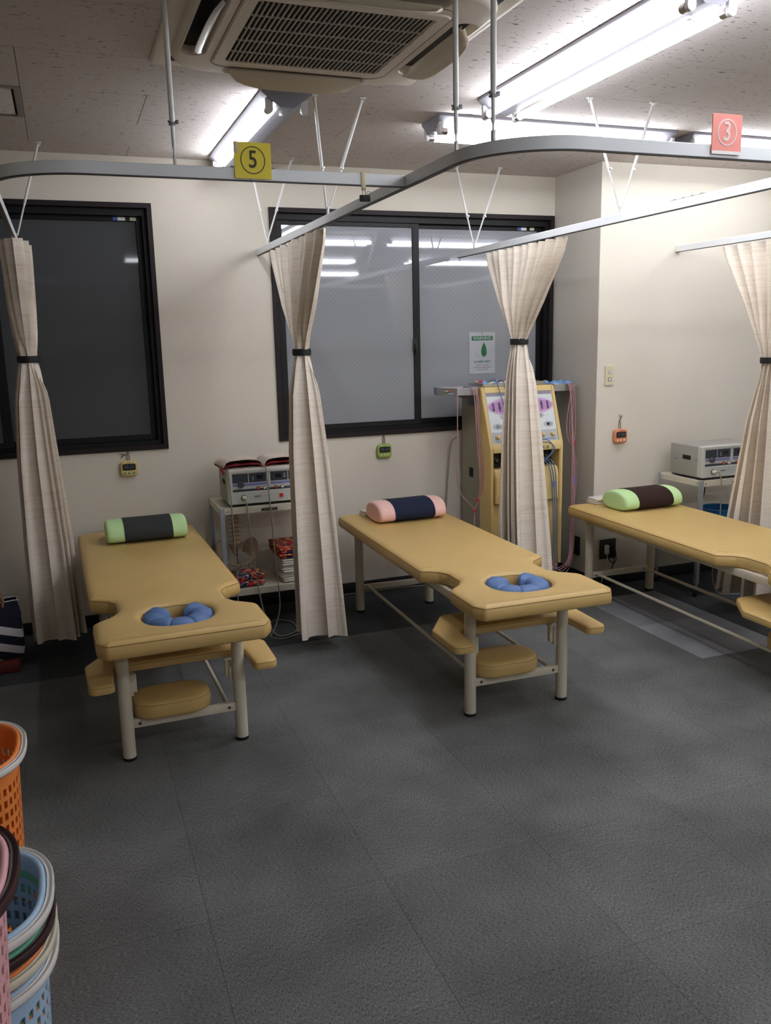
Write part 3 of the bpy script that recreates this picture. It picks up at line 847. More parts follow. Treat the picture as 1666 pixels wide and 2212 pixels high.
curtain('cream curtain tied with black band left of the double window', [
    (1.987, 1.063, 4.00, .47, .030, 8), (1.93, 1.063, 4.00, .45, .032, 8), (1.70, 1.063, 3.985, .25, .045, 6), (1.55, 1.063, 3.97, .10, .045, 3), (1.478, 1.063, 3.965, .05, .038, 2.2), (1.42, 1.063, 3.965, .058, .054, 2.4),
    (1.28, 1.065, 3.97, .085, .082, 3), (1.0, 1.075, 3.98, .11, .105, 4), (.55, 1.09, 3.98, .13, .122, 5), (.09, 1.105, 3.98, .14, .135, 6)], 4, 3, (1.478,))
curtain('cream curtain tied with black band in front of the yellow machine', [
    (1.985, 2.278, 4.02, .41, .034, 8), (1.92, 2.278, 4.02, .38, .036, 8), (1.70, 2.278, 4.04, .20, .055, 6), (1.56, 2.278, 4.05, .09, .05, 3), (1.50, 2.278, 4.055, .05, .040, 2.2), (1.44, 2.278, 4.055, .060, .052, 2.4),
    (1.28, 2.28, 4.05, .09, .078, 3), (1.0, 2.285, 4.045, .115, .10, 4), (.60, 2.295, 4.04, .14, .12, 5), (.10, 2.305, 4.02, .16, .14, 6)], 5, 5, (1.50,))
curtain('cream curtain tied with black band cut off by the left edge', [
    (1.985, -.15, 4.33, .27, .075, 8), (1.92, -.15, 4.33, .25, .075, 8), (1.70, -.15, 4.34, .16, .068, 5), (1.55, -.148, 4.35, .08, .058, 3), (1.475, -.145, 4.35, .05, .045, 2.2), (1.42, -.145, 4.35, .06, .06, 2.4),
    (1.28, -.148, 4.36, .09, .085, 3), (1.0, -.15, 4.39, .12, .105, 4), (.60, -.145, 4.43, .14, .125, 5), (.10, -.14, 4.47, .155, .14, 6)], 6, 9, (1.475,))
curtain('cream curtain tied with black band at the right edge', [
    (1.985, 3.47, 3.50, .42, .035, 8), (1.92, 3.47, 3.50, .39, .037, 8), (1.70, 3.47, 3.50, .24, .05, 6), (1.45, 3.47, 3.51, .09, .055, 3), (1.375, 3.47, 3.515, .055, .045, 2.2), (1.30, 3.47, 3.515, .06, .052, 2.4),
    (1.05, 3.46, 3.515, .11, .09, 3), (.55, 3.45, 3.52, .17, .13, 4), (.10, 3.44, 3.53, .20, .15, 5)], 4, 12, (1.375,))

# ================================================================ TREATMENT BEDS
def half(pts): return pts + [(-x, y) for x, y in reversed(pts)]
def build_bed():
    t = thing('treatment_bed', 'x', 'massage bed', group='tan treatment beds')
    rt = [(.272, -.262), (.302, -.215), (.302, .005), (.235, .065), (.206, .115), (.208, .235), (.232, .275), (.302, .325), (.302, .90), (.302, 1.597)]
    rr = [.02, .025, .05, .06, .05, .03, .02, .025, .3, .04]
    poly = half(rt); rads = rr + rr[::-1]
    out = fillet(poly, rads, 6)
    n = 44
    hole = []
    for k in range(n):
        a = 2 * PI * k / n; c, s = math.cos(a), math.sin(a)
        hole.append((math.copysign(abs(c) ** .85, c) * .132, -.005 + math.copysign(abs(s) ** .9, s) * (.118 if s > 0 else .132)))
    pr = [(.014, .488), (.005, .491), (0, .498), (-.002, .515), (0, .534), (.004, .541), (.010, .546), (.022, .5505), (.040, .5525)]
    hp = [(0, .488), (0, .491), (0, .498), (.001, .515), (0, .534), (-.003, .541), (-.008, .546), (-.016, .5495), (-.028, .5522)]
    b = B(); slab(b, out, pr, holes=[hole], hprof=hp)
    pad = obj('pad', b, M_vinyl, t, smooth=50)
    b = B(); tube(b, [(x, y, .5405) for x, y in offset(out, .0025)], .0017, 5, closed=True); obj('piping', b, M_seam, pad)
    b = B(); tube(b, [(x, y, .5405) for x, y in offset(hole, -.001)], .0013, 5, closed=True); obj('piping', b, M_seam, pad)
    # frame under the pad
    b = B()
    for x in (-1, 1): bx(b, x * .2135 - .015, x * .2135 + .015, -.02, 1.50, .452, .488, .002)
    for y in (0.0, .30, 1.4775): bx(b, -.2, .2, y - .015, y + .015, .456, .488, .002)
    obj('under_frame', b, M_leg, t)
    for x in (-.2135, .2135):
        for y in (0.0, 1.4775):
            b = B(); cyl(b, (0, 0), .024, .012, .4535, 22); l = obj('leg', b, M_leg, t); l.location = (x, y, 0)
            b = B(); lathe(b, [(.0235, .0), (.025, .002), (.025, .013)], (0, 0, 0), 22); obj('foot_cap', b, M_black, l)
    for y in (0.0, 1.4775):
        b = B(); bx(b, -.192, .192, y - .010, y + .010, .124, .158, .003)
        s = obj('cross_brace', b, M_leg, t)
        for x in (-.168, .168):
            b = B(); lathe(b, [(.0045, -.0005), (.0065, 0), (.0065, .0015)], (x, y - .0115, .141), 12, 'y'); lathe(b, [(.002, 0), (.0025, .001)], (x, y - .0125, .141), 8, 'y'); obj('bolt', b, M_bolt, s)
    for x in (-.165, .165):
        b = B(); tube(b, [(x, .010, .146), (x, 1.468, .146)], .0085, 12); obj('side_rail', b, M_leg, t)
    # arm board
    arm = [(-.338, -.145), (-.25, -.14), (-.245, .02), (-.225, .045), (.225, .045), (.245, .02), (.25, -.14), (.338, -.145), (.343, .09), (.24, .25), (-.24, .25), (-.343, .09)]
    ar = fillet(arm, [.03, .02, .02, .02, .02, .02, .02, .03, .03, .04, .04, .03], 5)
    b = B(); slab(b, ar, [(.008, .325), (.001, .329), (0, .337), (0, .350), (.003, .356), (.008, .3595), (.016, .361)])
    a = obj('arm_board', b, M_vinyl, t, smooth=50)
    b = B(); tube(b, [(x, y, .3525) for x, y in offset(ar, .001)], .0013, 5, closed=True); obj('piping', b, M_seam, a)
    for x in (-1, 1):
        b = B(); bx(b, x * .178 - .012, x * .178 + .012, .018, .040, .255, .325, .002); bx(b, x * .186 - .006, x * .186 + .006, .006, .030, .245, .300, .002)
        bx(b, x * .182 - .008, x * .182 + .008, .02, .20, .316, .3255, .001); obj('arm_bracket', b, M_leg, t)
    # lower cushion
    pc = fillet([(-.20, -.035), (-.02, -.060), (.09, -.045), (.115, .02), (.10, .10), (.02, .155), (-.20, .155)], [.06, .3, .06, .05, .07, .08, .08], 7)
    pc = fillet([(-.185, -.045), (.105, -.045), (.105, .150), (-.185, .150)], [.075, .085, .085, .075], 9)
    b = B(); slab(b, pc, [(.010, .1585), (.002, .163), (0, .172), (-.001, .19), (0, .212), (.004, .219), (.012, .224), (.03, .227)])
    c = obj('lower_cushion', b, M_vinyl, t, smooth=50)
    b = B(); tube(b, [(x, y, .214) for x, y in offset(pc, .0005)], .0012, 5, closed=True); obj('piping', b, M_seam, c)
    # blue horseshoe face cushion in the hole
    for k in range(7):
        a0 = math.radians(110 - k * (-320 / 7)); 
    face = None
    seg = 7; a_s, a_e = math.radians(114), math.radians(426)
    b = B()
    n = 84; ringn = 12; rings = []
    for i in range(n + 1):
        u = i / n; a_ = a_s + (a_e - a_s) * u
        k = (u * seg) % 1
        puff = .84 + .16 * math.sin(PI * k) ** .35
        endf = min(1, (u / .05) ** .5 if u < .05 else 1, ((1 - u) / .05) ** .5 if u > .95 else 1)
        lobe = 1.0 + .26 * (max(0, 1 - min(u, 1 - u) / .22))
        rc = .084
        cx_, cy_ = rc * 1.03 * math.cos(a_), -.005 + rc * math.sin(a_)
        rw = .045 * puff * endf * lobe; rh = .031 * puff * endf * lobe
        ring = []
        for j in range(ringn):
            q = 2 * PI * j / ringn
            dr = rw * math.copysign(abs(math.cos(q)) ** .8, math.cos(q)); dz = rh * math.copysign(abs(math.sin(q)) ** .8, math.sin(q))
            ring.append(b.verts.new((cx_ + dr * math.cos(a_), cy_ + dr * math.sin(a_), (.523) + dz)))
        rings.append(ring)
    for A_, C_ in zip(rings, rings[1:]):
        for j in range(ringn): b.faces.new((A_[j], A_[(j + 1) % ringn], C_[(j + 1) % ringn], C_[j]))
    b.faces.new(rings[0][::-1]); b.faces.new(rings[-1])
    obj('face_cushion', b, M_bluecush, t, smooth=50)
    b = B(); bx(b, -.14, .14, -.14, .125, .476, .4875); obj('face_tray', b, M_vinyl, t, smooth=0)
    return t
bed = build_bed()
def place(o, x, y, th, label):
    # x, y = front left leg; the model is centred between the legs
    o.rotation_euler = (0, 0, th); o.location = (x + .2135 * math.cos(th), y + .2135 * math.sin(th), 0); o['label'] = label
bed3 = copy_tree(bed); bed1 = copy_tree(bed)
place(bed, 1.4468, 2.9574, -.0185, 'tan treatment bed in the middle with a pink and navy pillow')
place(bed1, .1046, 3.1173, .0146, 'tan treatment bed at left with a green and charcoal pillow')
place(bed3, 2.753, 2.634, -.0221, 'tan treatment bed at right edge with a green and brown pillow')

# ---------------------------------------------------------------- pillows and folded towels
def pillow(x, y, z, th, mp, ms, label, L=.40, w=.125, h=.108):
    t = thing('bolster_pillow', label, 'pillow', (x, y, z), th)
    def shape(u):   # end rounding
        return (1 - abs(u) ** 9) ** .5 * .35 + .65 if abs(u) < 1 else .55
    def ring(bm, xx, k, grow=0.0):
        vs = []
        prof = []
        n = 22
        for i in range(n):
            a = 2 * PI * i / n
            c, s = math.cos(a), math.sin(a)
            px = (w + grow) * math.copysign(abs(c) ** .75, c)
            pz = (h + grow) * (.5 + .5 * math.copysign(abs(s) ** .72, s))
            px *= (1 - .30 * (pz / h) ** 2.2)
            prof.append((px, pz))
        for px, pz in prof:
            vs.append(bm.verts.new((xx, px * k, (h * .42) + (pz - h * .42) * k if k < 1 else max(pz, -.0005 if grow else 0))))
        return vs
    b = B(); R = []
    xs = [-1, -.995, -.985, -.96, -.92, -.85, -.7, -.5, -.25, 0, .25, .5, .7, .85, .92, .96, .985, .995, 1]
    for u in xs:
        k = {1.0: .60, .995: .78, .985: .88, .96: .95, .92: .985}.get(abs(u), 1.0)
        R.append(ring(b, u * L / 2, k))
    for A_, C_ in zip(R, R[1:]):
        n = len(A_)
        for j in range(n): b.faces.new((A_[j], A_[(j + 1) % n], C_[(j + 1) % n], C_[j]))
    b.faces.new(R[0][::-1]); b.faces.new(R[-1])
    rnd = random.Random(int(x * 100))
    obj('pillow_body', b, mp, t, smooth=60)
    b = B(); R = []
    for u, g in ((-.56, .0005), (-.56, .004), (-.3, .0035), (0, .003), (.3, .0035), (.62, .004), (.62, .0005)):
        R.append(ring(b, u * L / 2, 1.0, g))
    for A_, C_ in zip(R, R[1:]):
        n = len(A_)
        for j in range(n): b.faces.new((A_[j], A_[(j + 1) % n], C_[(j + 1) % n], C_[j]))
    obj('knit_sleeve', b, ms, t, smooth=60)
    return t
ZP = .5535
pillow(1.712, 4.30, ZP, .03, M_pinkf, M_navyf, 'pink bolster pillow with a navy sleeve on the middle bed')
pillow(.325, 4.44, ZP, .01, M_greenf, M_charf, 'green bolster pillow with a charcoal sleeve on the left bed')
pillow(3.048, 3.985, ZP, .03, M_greenf, M_brownf, 'green bolster pillow with a dark brown sleeve on the right bed')
def folded(x, y, z, w, d, h, th, m, label, layers=3, name='folded_towel', cat='towel', group=None, seed=1):
    rnd = random.Random(seed)
    b = B()
    lh = h / layers
    for k in range(layers):
        dx = rnd.uniform(-.004, .004); dy = rnd.uniform(-.004, .004)
        po = fillet([(-w / 2 + dx, -d / 2 + dy), (w / 2 + dx, -d / 2 + dy), (w / 2 + dx, d / 2 + dy), (-w / 2 + dx, d / 2 + dy)], .012, 4)
        e = lh * .45
        slab(b, po, [(e, k * lh + .0002), (e * .3, k * lh + lh * .15), (0, k * lh + lh * .5), (e * .3, k * lh + lh * .85), (e, k * lh + lh * .99)])
    for v in b.verts:
        v.co.z += .0015 * math.sin(v.co.x * 60 + seed) * (v.co.z / h)
    o = obj(name, b, m, smooth=60); o.location = (x, y, z); o.rotation_euler[2] = th
    return tag(o, label, cat, group)
folded(1.59, 4.475, ZP, .16, .085, .028, .05, M_white, 'white folded towel behind the pink pillow')
folded(2.925, 4.185, ZP, .17, .10, .035, .05, M_white, 'white folded towel behind the green and brown pillow', seed=3)

# ================================================================ CARTS AND ELECTROTHERAPY UNITS
def cart(x, y, z, label, w=.60, d=.375):
    t = thing('steel_cart', label, 'cart', (x, y, 0))
    zs = [z, .243]
    for k, zz in enumerate(zs):
        b = B(); slab(b, fillet([(0, 0), (w, 0), (w, d), (0, d)], .004, 2), [(0, zz - .034), (0, zz - .001), (.001, zz), (.005, zz), (.006, zz - .004)])
        sh = obj('shelf', b, M_cartw, t, smooth=30)
        for (bx_, by_, ax) in ((.035, 0, 'y'), (w - .035, 0, 'y')):
            b = B(); lathe(b, [(.006, -.002), (.006, .0), (.0035, .002)], (bx_, -.001, zz - .018), 10, 'y'); obj('bolt', b, M_steel, sh)
        for by_ in (.035, d - .035):
            b = B(); lathe(b, [(.006, -.003), (.006, 0), (.0035, .001)], (0, 0, 0), 10, 'y')
            xform(b, T((-.0005, by_, zz - .018)) @ RZ(-90)); obj('bolt', b, M_steel, sh)
    for (px, py, sx, sy) in ((0, 0, 1, 1), (w, 0, -1, 1), (0, d, 1, -1), (w, d, -1, -1)):
        b = B()
        x0, x1 = sorted((px, px - sx * .0018)); y0, y1 = sorted((py, py + sy * .02)); bx(b, x0, x1, y0, y1, .075, z + .001)
        x0, x1 = sorted((px - sx * .0018, px + sx * .02)); y0, y1 = sorted((py, py - sy * .0018)); bx(b, x0, x1, y0, y1, .075, z + .001)
        ps = obj('post', b, M_cartleg, t, smooth=0)
        b = B(); cyl(b, (px + sx * .008, py + sy * .008), .008, .052, .080, 12); bx(b, px + sx * .008 - .010, px + sx * .008 + .010, py + sy * .008 - .014, py + sy * .008 + .014, .044, .054, .002)
        obj('caster_stem', b, M_steel, ps)
        b = B(); lathe(b, [(.012, -.009), (.024, -.009), (.025, 0), (.024, .009), (.012, .009)], (0, 0, .025), 18, 'y')
        xform(b, T((px + sx * .008, py + sy * .008, 0)) @ RZ(30)); obj('caster_wheel', b, M_black, ps)
    return t
cL = cart(.697, 4.348, .686, 'ivory two shelf cart behind the left bed holding towels and a pelvis model')
cR = cart(3.366, 3.874, .690, 'ivory two shelf cart against the right wall holding a grey unit and a blue bin')
b = B(); bx(b, .215, .30, -.0045, -.0035, .658, .672, .0003); obj('name_plate', b, M_black, cL, smooth=0)
b = B(); bx(b, .225, .29, -.005, -.0045, .664, .666); obj('plate_print', b, M_light, cL, smooth=0)
b = B(); bx(b, .225, .26, -.0045, -.0035, .664, .672, .0003); obj('name_plate', b, M_black, cR, smooth=0)

def device(x, y, z, label, w=.44, d=.28, h=.192, num=True):
    t = thing('electrotherapy_unit', label, 'electrotherapy unit', (x, y, z))
    b = B(); bx(b, 0.003, w - .003, .02, d, .010, h - .003, .003); obj('casing', b, M_devs, t)
    b = B()
    hp = fillet([(.022, .073), (w - .022, .073), (w - .022, .173), (.022, .173)], .003, 3)
    slab(b, fillet([(0, .010), (w, .010), (w, h), (0, h)], .008, 4), [(0, .03), (0, -.006 + .0), (.004, -.010)], holes=[hp], hprof=[(0, .03), (0, -.006), (-.002, -.010)])
    for v in b.verts: v.co = Vector((v.co.x, v.co.z + .008, v.co.y))
    obj('front_bezel', b, M_devw, t, smooth=35)
    yf = .006
    b = B(); bx(b, .022, w - .022, yf, yf + .02, .073, .173); obj('control_panel', b, M_devw, t, smooth=0)
    def pl(nm, m, x0, x1, z0, z1, pr=.001, bev=0): 
        b = B(); bx(b, x0, x1, yf - pr, yf + .001, z0, z1, bev); return obj(nm, b, m, t, smooth=0 if not bev else 35)
    pl('dark_field', M_devd, .026, .108, .122, .169); pl('dark_field', M_devd, .113, .205, .122, .169)
    pl('dark_field', M_devd, .228, .320, .122, .169); pl('dark_field', M_devd, .325, w - .026, .122, .169)
    pl('violet_stripe', M_devp, .026, .205, .105, .117); pl('violet_stripe', M_devp, .228, w - .026, .105, .117)
    pl('dark_stripe', M_devd, .026, .208, .076, .088); pl('dark_stripe', M_devd, .216, w - .026, .076, .088)
    pl('divider', M_whitep, .2105, .2125, .100, .172, .002); pl('divider', M_whitep, .219, .221, .100, .172, .002)
    pl('display', M_disp, .155, .187, .137, .158, .0016); pl('display', M_disp, .254, .286, .137, .158, .0016)
    pl('bar_mark', M_light, .133, .137, .131, .155, .0013)
    text('digit', '2', .030, M_light, t, (.304, yf - .0013, .147), bold=.0006)
    for k in range(4): pl('tick_mark', M_light, .040 + k * .016, .044 + k * .016, .153, .1545, .0012)
    pl('print', M_greyink, .165, .19, .126, .1275, .0012); pl('print', M_greyink, .150, .175, .096, .0975, .0012); pl('print', M_greyink, .185, .198, .096, .0975, .0012)
    b = B(); lathe(b, [(.0165, 0), (.0165, -.004), (.0150, -.017), (.0135, -.019)], (.070, yf, .113), 22, 'y'); bx(b, .068, .072, yf - .021, yf - .017, .099, .127); obj('knob', b, M_knob, t)
    for xx, m in ((.153, M_orange), (.188, M_whitep), (.248, M_orange), (.283, M_whitep), (.350, M_orange), (.385, M_whitep)):
        pl('button_surround', M_dark, xx - .0015, xx + .0145, .080, .0955, .0015); pl('button', m, xx, xx + .013, .0815, .094, .006, .001)
    yb = -.002
    b = B(); bx(b, .268, .294, yb - .0012, yb + .004, .030, .056, .001); obj('switch_surround', b, M_inkw, t)
    b = B(); bx(b, .271, .291, yb - .005, yb + .004, .033, .053, .002); obj('power_switch', b, M_redp, t)
    b = B(); bx(b, .135, .172, yb - .0006, yb + .001, .044, .049); obj('maker_print', b, M_greyink, t, smooth=0)
    b = B(); bx(b, .135, .160, yb - .0006, yb + .001, .038, .0395); obj('maker_print', b, M_greyink, t, smooth=0)
    b = B(); bx(b, .190, .222, yb - .0006, yb + .001, .043, .049); obj('model_print', b, M_panelg, t, smooth=0)
    b = B(); lathe(b, [(.0155, 0.002), (.0155, -.003), (.013, -.004)], (.080, yb, .043), 22, 'y'); obj('socket_ring', b, M_knob, t)
    b = B(); lathe(b, [(.012, 0), (.0125, -.012), (.010, -.020), (.005, -.024)], (.080, yb - .002, .043), 18, 'y'); obj('plug', b, M_cartw, t)
    # side details
    b = B(); bx(b, .0015, .004, .10, .17, .105, .130, .001); obj('side_handle', b, M_dark, t)
    b = B(); bx(b, .0022, .004, .215, .245, .100, .102); bx(b, .0022, .004, .03, .06, .110, .112); obj('side_slot', b, M_dark, t, smooth=0)
    b = B()
    for fx in (.03, w - .03):
        for fy in (.04, d - .03): cyl(b, (fx, fy), .012, 0, .011, 12)
    bx(b, .01, w - .01, .012, d - .01, .004, .0105)
    obj('rubber_feet', b, M_black, t)
    return t
dL = device(.748, 4.376, .6865, 'grey electrotherapy unit under the red and white heat pads')
dR = device(3.388, 3.900, .6905, 'grey electrotherapy unit standing bare on the right cart')
def cable(pts, r, m, name, label=None, cat='cable', parent=None, group=None, n=7):
    b = B(); tube(b, smoothpath(pts, 8), r, n)
    o = obj(name, b, m, parent, smooth=70)
    if label: tag(o, label, cat, group)
    return o
cable([(.828, 4.347, .729), (.830, 4.330, .722), (.832, 4.322, .68), (.842, 4.318, .50), (.866, 4.31, .25), (.895, 4.29, .08), (.93, 4.22, .012), (.98, 4.20, .006), (1.05, 4.26, .006), (1.06, 4.40, .006), (.99, 4.47, .006), (.92, 4.42, .006)], .0035, M_cabl_g, 'unit_cable', 'grey cable hanging from the round plug of the left unit to the floor')
cable([(.752, 4.42, .884), (.7515, 4.365, .882), (.752, 4.352, .84), (.754, 4.336, .70), (.758, 4.330, .5), (.760, 4.328, .32), (.756, 4.326, .12), (.77, 4.32, .006), (.84, 4.32, .006)], .0033, M_cabl_g, 'pad_cable', 'grey cable hanging past the left corner of the left unit')
cable([(.946, 4.41, .888), (.949, 4.363, .886), (.951, 4.350, .83), (.957, 4.336, .70), (.966, 4.326, .45), (.976, 4.318, .25), (.972, 4.30, .12), (.93, 4.26, .03), (.90, 4.21, .006), (.95, 4.16, .006), (1.06, 4.20, .006)], .0033, M_cabl_g, 'pad_cable', 'grey cable hanging over the middle of the left unit front')
cable([(3.468, 3.868, .735), (3.474, 3.85, .73), (3.484, 3.842, .66), (3.486, 3.842, .45), (3.476, 3.845, .25), (3.47, 3.86, .12), (3.50, 3.84, .02), (3.60, 3.80, .006), (3.70, 3.75, .006)], .0035, M_cabl_g, 'unit_cable', 'grey cable hanging from the round plug of the right unit')
cable([(3.41, 3.89, .66), (3.425, 3.92, .58), (3.45, 4.0, .48), (3.47, 4.1, .35), (3.47, 4.2, .25)], .0035, M_black, 'power_cord', 'black cord hanging under the top of the right cart')

# heat pads: white quilted bag with a red mouth
def heat_pad(x, y, z, w, d, h, th, label, seed):
    t = thing('heat_pad', label, 'heat pad', (x, y, z), th, 'heat pads on the left unit')
    rnd = random.Random(seed)
    def skin(dz, hh, nm, m, sx, sy, yo=0):
        b = B(); n = 14; R = []
        for i in range(n + 1):
            row = []
            for j in range(n + 1):
                u, v = -1 + 2 * i / n, -1 + 2 * j / n
                k = (1 - u ** 4) ** .5 * (1 - max(0, v) ** 4) ** .5
                wob = .003 * math.sin(7 * u + seed) * math.cos(5 * v)
                row.append((u * w / 2 * sx, v * d / 2 * sy + yo, dz + (hh + wob) * k))
            R.append(row)
        top = [[b.verts.new(p) for p in r] for r in R]
        bot = [[b.verts.new((p[0], p[1], dz * 1.0 if dz < .002 else p[2] - .004)) for p in r] for r in R]
        for i in range(n):
            for j in range(n):
                b.faces.new((top[i][j], top[i + 1][j], top[i + 1][j + 1], top[i][j + 1])); b.faces.new((bot[i][j], bot[i][j + 1], bot[i + 1][j + 1], bot[i + 1][j]))
        e = [(i, 0) for i in range(n + 1)] + [(n, j) for j in range(1, n + 1)] + [(i, n) for i in range(n - 1, -1, -1)] + [(0, j) for j in range(n - 1, 0, -1)]
        for a_, c_ in zip(e, e[1:] + e[:1]): b.faces.new((top[a_[0]][a_[1]], bot[a_[0]][a_[1]], bot[c_[0]][c_[1]], top[c_[0]][c_[1]]))
        return obj(nm, b, m, t, smooth=60)
    skin(.0005, .006, 'lower_quilt', M_padw, 1, 1)
    skin(.0065, h * .55, 'red_lining', M_padr, .95, .97, -.003)
    skin(.014, h, 'upper_quilt', M_padw, .98, .94, .007)
    return t
zt_ = .6865 + .192
hp1 = heat_pad(.835, 4.52, zt_, .215, .26, .036, .04, 'left white quilted heat pad with red lining on the left unit', 1)
hp2 = heat_pad(1.060, 4.525, zt_, .215, .26, .036, -.02, 'right white quilted heat pad with red lining on the left unit', 2)
b = B(); tube(b, smoothpath([(-.105, -.08, .012), (-.115, -.105, .008), (-.112, -.125, -.004), (-.108, -.132, -.018)]), .006, 6, rads=None); obj('red_tassel', b, M_padr, hp1)

# cloths and skeleton on the lower shelf of the left cart
ZS = .2435
folded(.832, 4.44, ZS, .17, .13, .07, .08, M_flor2, 'rolled red, purple and yellow patterned cloth at the front of the lower shelf', 2, 'folded_cloth', 'cloth', seed=5)
z = ZS
for k in range(5):
    folded(1.165 , 4.515, z, .30, .27, .025, .02 * (-1) ** k, M_white, ('bottom', 'second from bottom', 'middle', 'fourth', 'topmost')[k] + ' white towel of the stack on the lower shelf of the left cart', 2, 'folded_towel', 'towel', 'white towels stacked on the lower shelf', seed=20 + k)
    z += .0255
folded(1.165, 4.52, z, .31, .28, .030, .0, M_flor1, 'red and yellow floral towel, lower of the two coloured ones on the white stack', 2, seed=40); z += .0305
folded(1.165, 4.525, z, .31, .28, .026, .02, M_flor1, 'teal and red floral towel topmost on the white towel stack', 2, seed=41)
# skeleton model: lumbar spine, sacrum, pelvis
t = thing('pelvis_model', 'anatomical spine and pelvis model standing on the lower shelf of the left cart', 'anatomical model', (.815, 4.60, ZS))
b = B(); lathe(b, [(.05, 0), (.05, .008), (.012, .012)], (0, 0, 0), 20); obj('base', b, M_dsteel, t)
b = B(); tube(b, [(0, .0, .01), (0, .0, .39)], .003, 8); obj('rod', b, M_dsteel, t)
for k in range(8):
    zc = .205 + k * .024
    b = B(); lathe(b, [(.012, -.010), (.0205, -.0095), (.0185, 0), (.0205, .0085), (.012, .009)], (0, .002 * math.sin(k * .5), zc), 16)
    for s in (-1, 1): tube(b, [(s * .014, .012, zc), (s * .026, .018, zc + .002), (s * .038, .021, zc + .001)], .003, 6, rads=[.005, .0035, .002])
    tube(b, [(0, .016, zc), (0, .032, zc - .003), (0, .040, zc - .006)], .004, 6, rads=[.006, .004, .003])
    obj('vertebra', b, M_bone, t, smooth=50)
    b = B(); lathe(b, [(.018, .0), (.019, .0025), (.018, .005)], (0, .002 * math.sin(k * .5), zc + .0088), 14); obj('disc', b, M_disc, t)
b = B(); R = []
for k in range(7):
    u = k / 6; n = 12
    R.append([b.verts.new(((.040 * (1 - u) + .008) * math.cos(2 * PI * j / n), .022 * math.sin(PI * u) + (.016 * (1 - u) + .005) * math.sin(2 * PI * j / n), .195 - u * .085)) for j in range(n)])
for A_, C_ in zip(R, R[1:]):
    for j in range(12): b.faces.new((A_[j], A_[(j + 1) % 12], C_[(j + 1) % 12], C_[j]))
b.faces.new(R[0]); b.faces.new(R[-1][::-1]); obj('sacrum', b, M_bone, t, smooth=60)
for s in (-1, 1):
    b = B(); n = 12; m = 8; R = []
    for i in range(n + 1):
        u = i / n; row = []
        for j in range(m + 1):
            v = j / m
            rad = .035 + v * .085 * (.75 + .25 * math.sin(PI * u))
            ang = math.radians(-8 + 128 * u)
            xx = s * (.030 + rad * .78 * math.cos(ang * .62))
            yy = -.055 + .10 * u + .010 * math.sin(PI * v)
            zz = .100 + rad * math.sin(math.radians(20 + 95 * u)) * 1.0
            row.append((xx, yy, zz))
        R.append(row)
    top = [[b.verts.new((p[0], p[1] - .002, p[2])) for p in r] for r in R]; bot = [[b.verts.new((p[0] + s * .002, p[1] + .003, p[2] + .001)) for p in r] for r in R]
    for i in range(n):
        for j in range(m):
            b.faces.new((top[i][j], top[i + 1][j], top[i + 1][j + 1], top[i][j + 1])); b.faces.new((bot[i][j], bot[i][j + 1], bot[i + 1][j + 1], bot[i + 1][j]))
    e = [(i, 0) for i in range(n + 1)] + [(n, j) for j in range(1, m + 1)] + [(i, m) for i in range(n - 1, -1, -1)] + [(0, j) for j in range(m - 1, 0, -1)]
    for a_, c_ in zip(e, e[1:] + e[:1]): b.faces.new((top[a_[0]][a_[1]], bot[a_[0]][a_[1]], bot[c_[0]][c_[1]], top[c_[0]][c_[1]]))
    obj('hip_blade', b, M_bone, t, smooth=60)
    b = B()
    tube(b, smoothpath([(s * .075, -.03, .13), (s * .066, -.05, .105), (s * .035, -.062, .088), (s * .006, -.064, .082)]), .008, 8)
    tube(b, smoothpath([(s * .006, -.064, .078), (s * .03, -.052, .055), (s * .055, -.03, .045), (s * .068, -.01, .075), (s * .078, -.02, .12)]), .0075, 8)
    lathe(b, [(.010, -.01), (.017, -.002), (.017, .004), (.010, .010)], (s * .080, -.03, .115), 12)
    obj('pubic_arch', b, M_bone, t, smooth=60)
# blue bin on the right cart's lower shelf
t = thing('plastic_bin', 'blue round plastic bin on the lower shelf of the right cart', 'bin', (3.67, 4.05, ZS))
b = B(); lathe(b, [(.092, 0), (.095, .003), (.108, .235), (.104, .235), (.091, .006), (0.0001, .006)], (0, 0, 0), 30); obj('bin_body', b, M_bluebin, t, smooth=50)
b = B(); tube(b, [(.109 * math.cos(2 * PI * k / 30), .109 * math.sin(2 * PI * k / 30), .235) for k in range(30)], .004, 6, closed=True); obj('rim', b, M_bluebin, t)

# ================================================================ INTERFERENTIAL MACHINE (mustard)
mx, my = 2.262, 4.35
t = thing('therapy_machine', 'tall mustard yellow therapy machine with control panel, trays and cables', 'therapy machine', (mx, my, 0))
MW = .485
def prism_x(bm, prof, x0, x1):     # prof in (y, z)
    A = [bm.verts.new((x0, y, z)) for y, z in prof]; C = [bm.verts.new((x1, y, z)) for y, z in prof]
    n = len(prof)
    for k in range(n): bm.faces.new((A[k], A[(k + 1) % n], C[(k + 1) % n], C[k]))
    bm.faces.new(A[::-1]); bm.faces.new(C)
b = B(); prism_x(b, [(.12, .06), (.385, .06), (.385, 1.185), (.20, 1.185), (.14, .9)], .004, MW - .004)
obj('rear_cabinet', b, M_machg, t, smooth=0)
b = B(); bx(b, .015, MW - .015, .02, .37, 0, .165, .006); obj('plinth', b, M_machy, t)
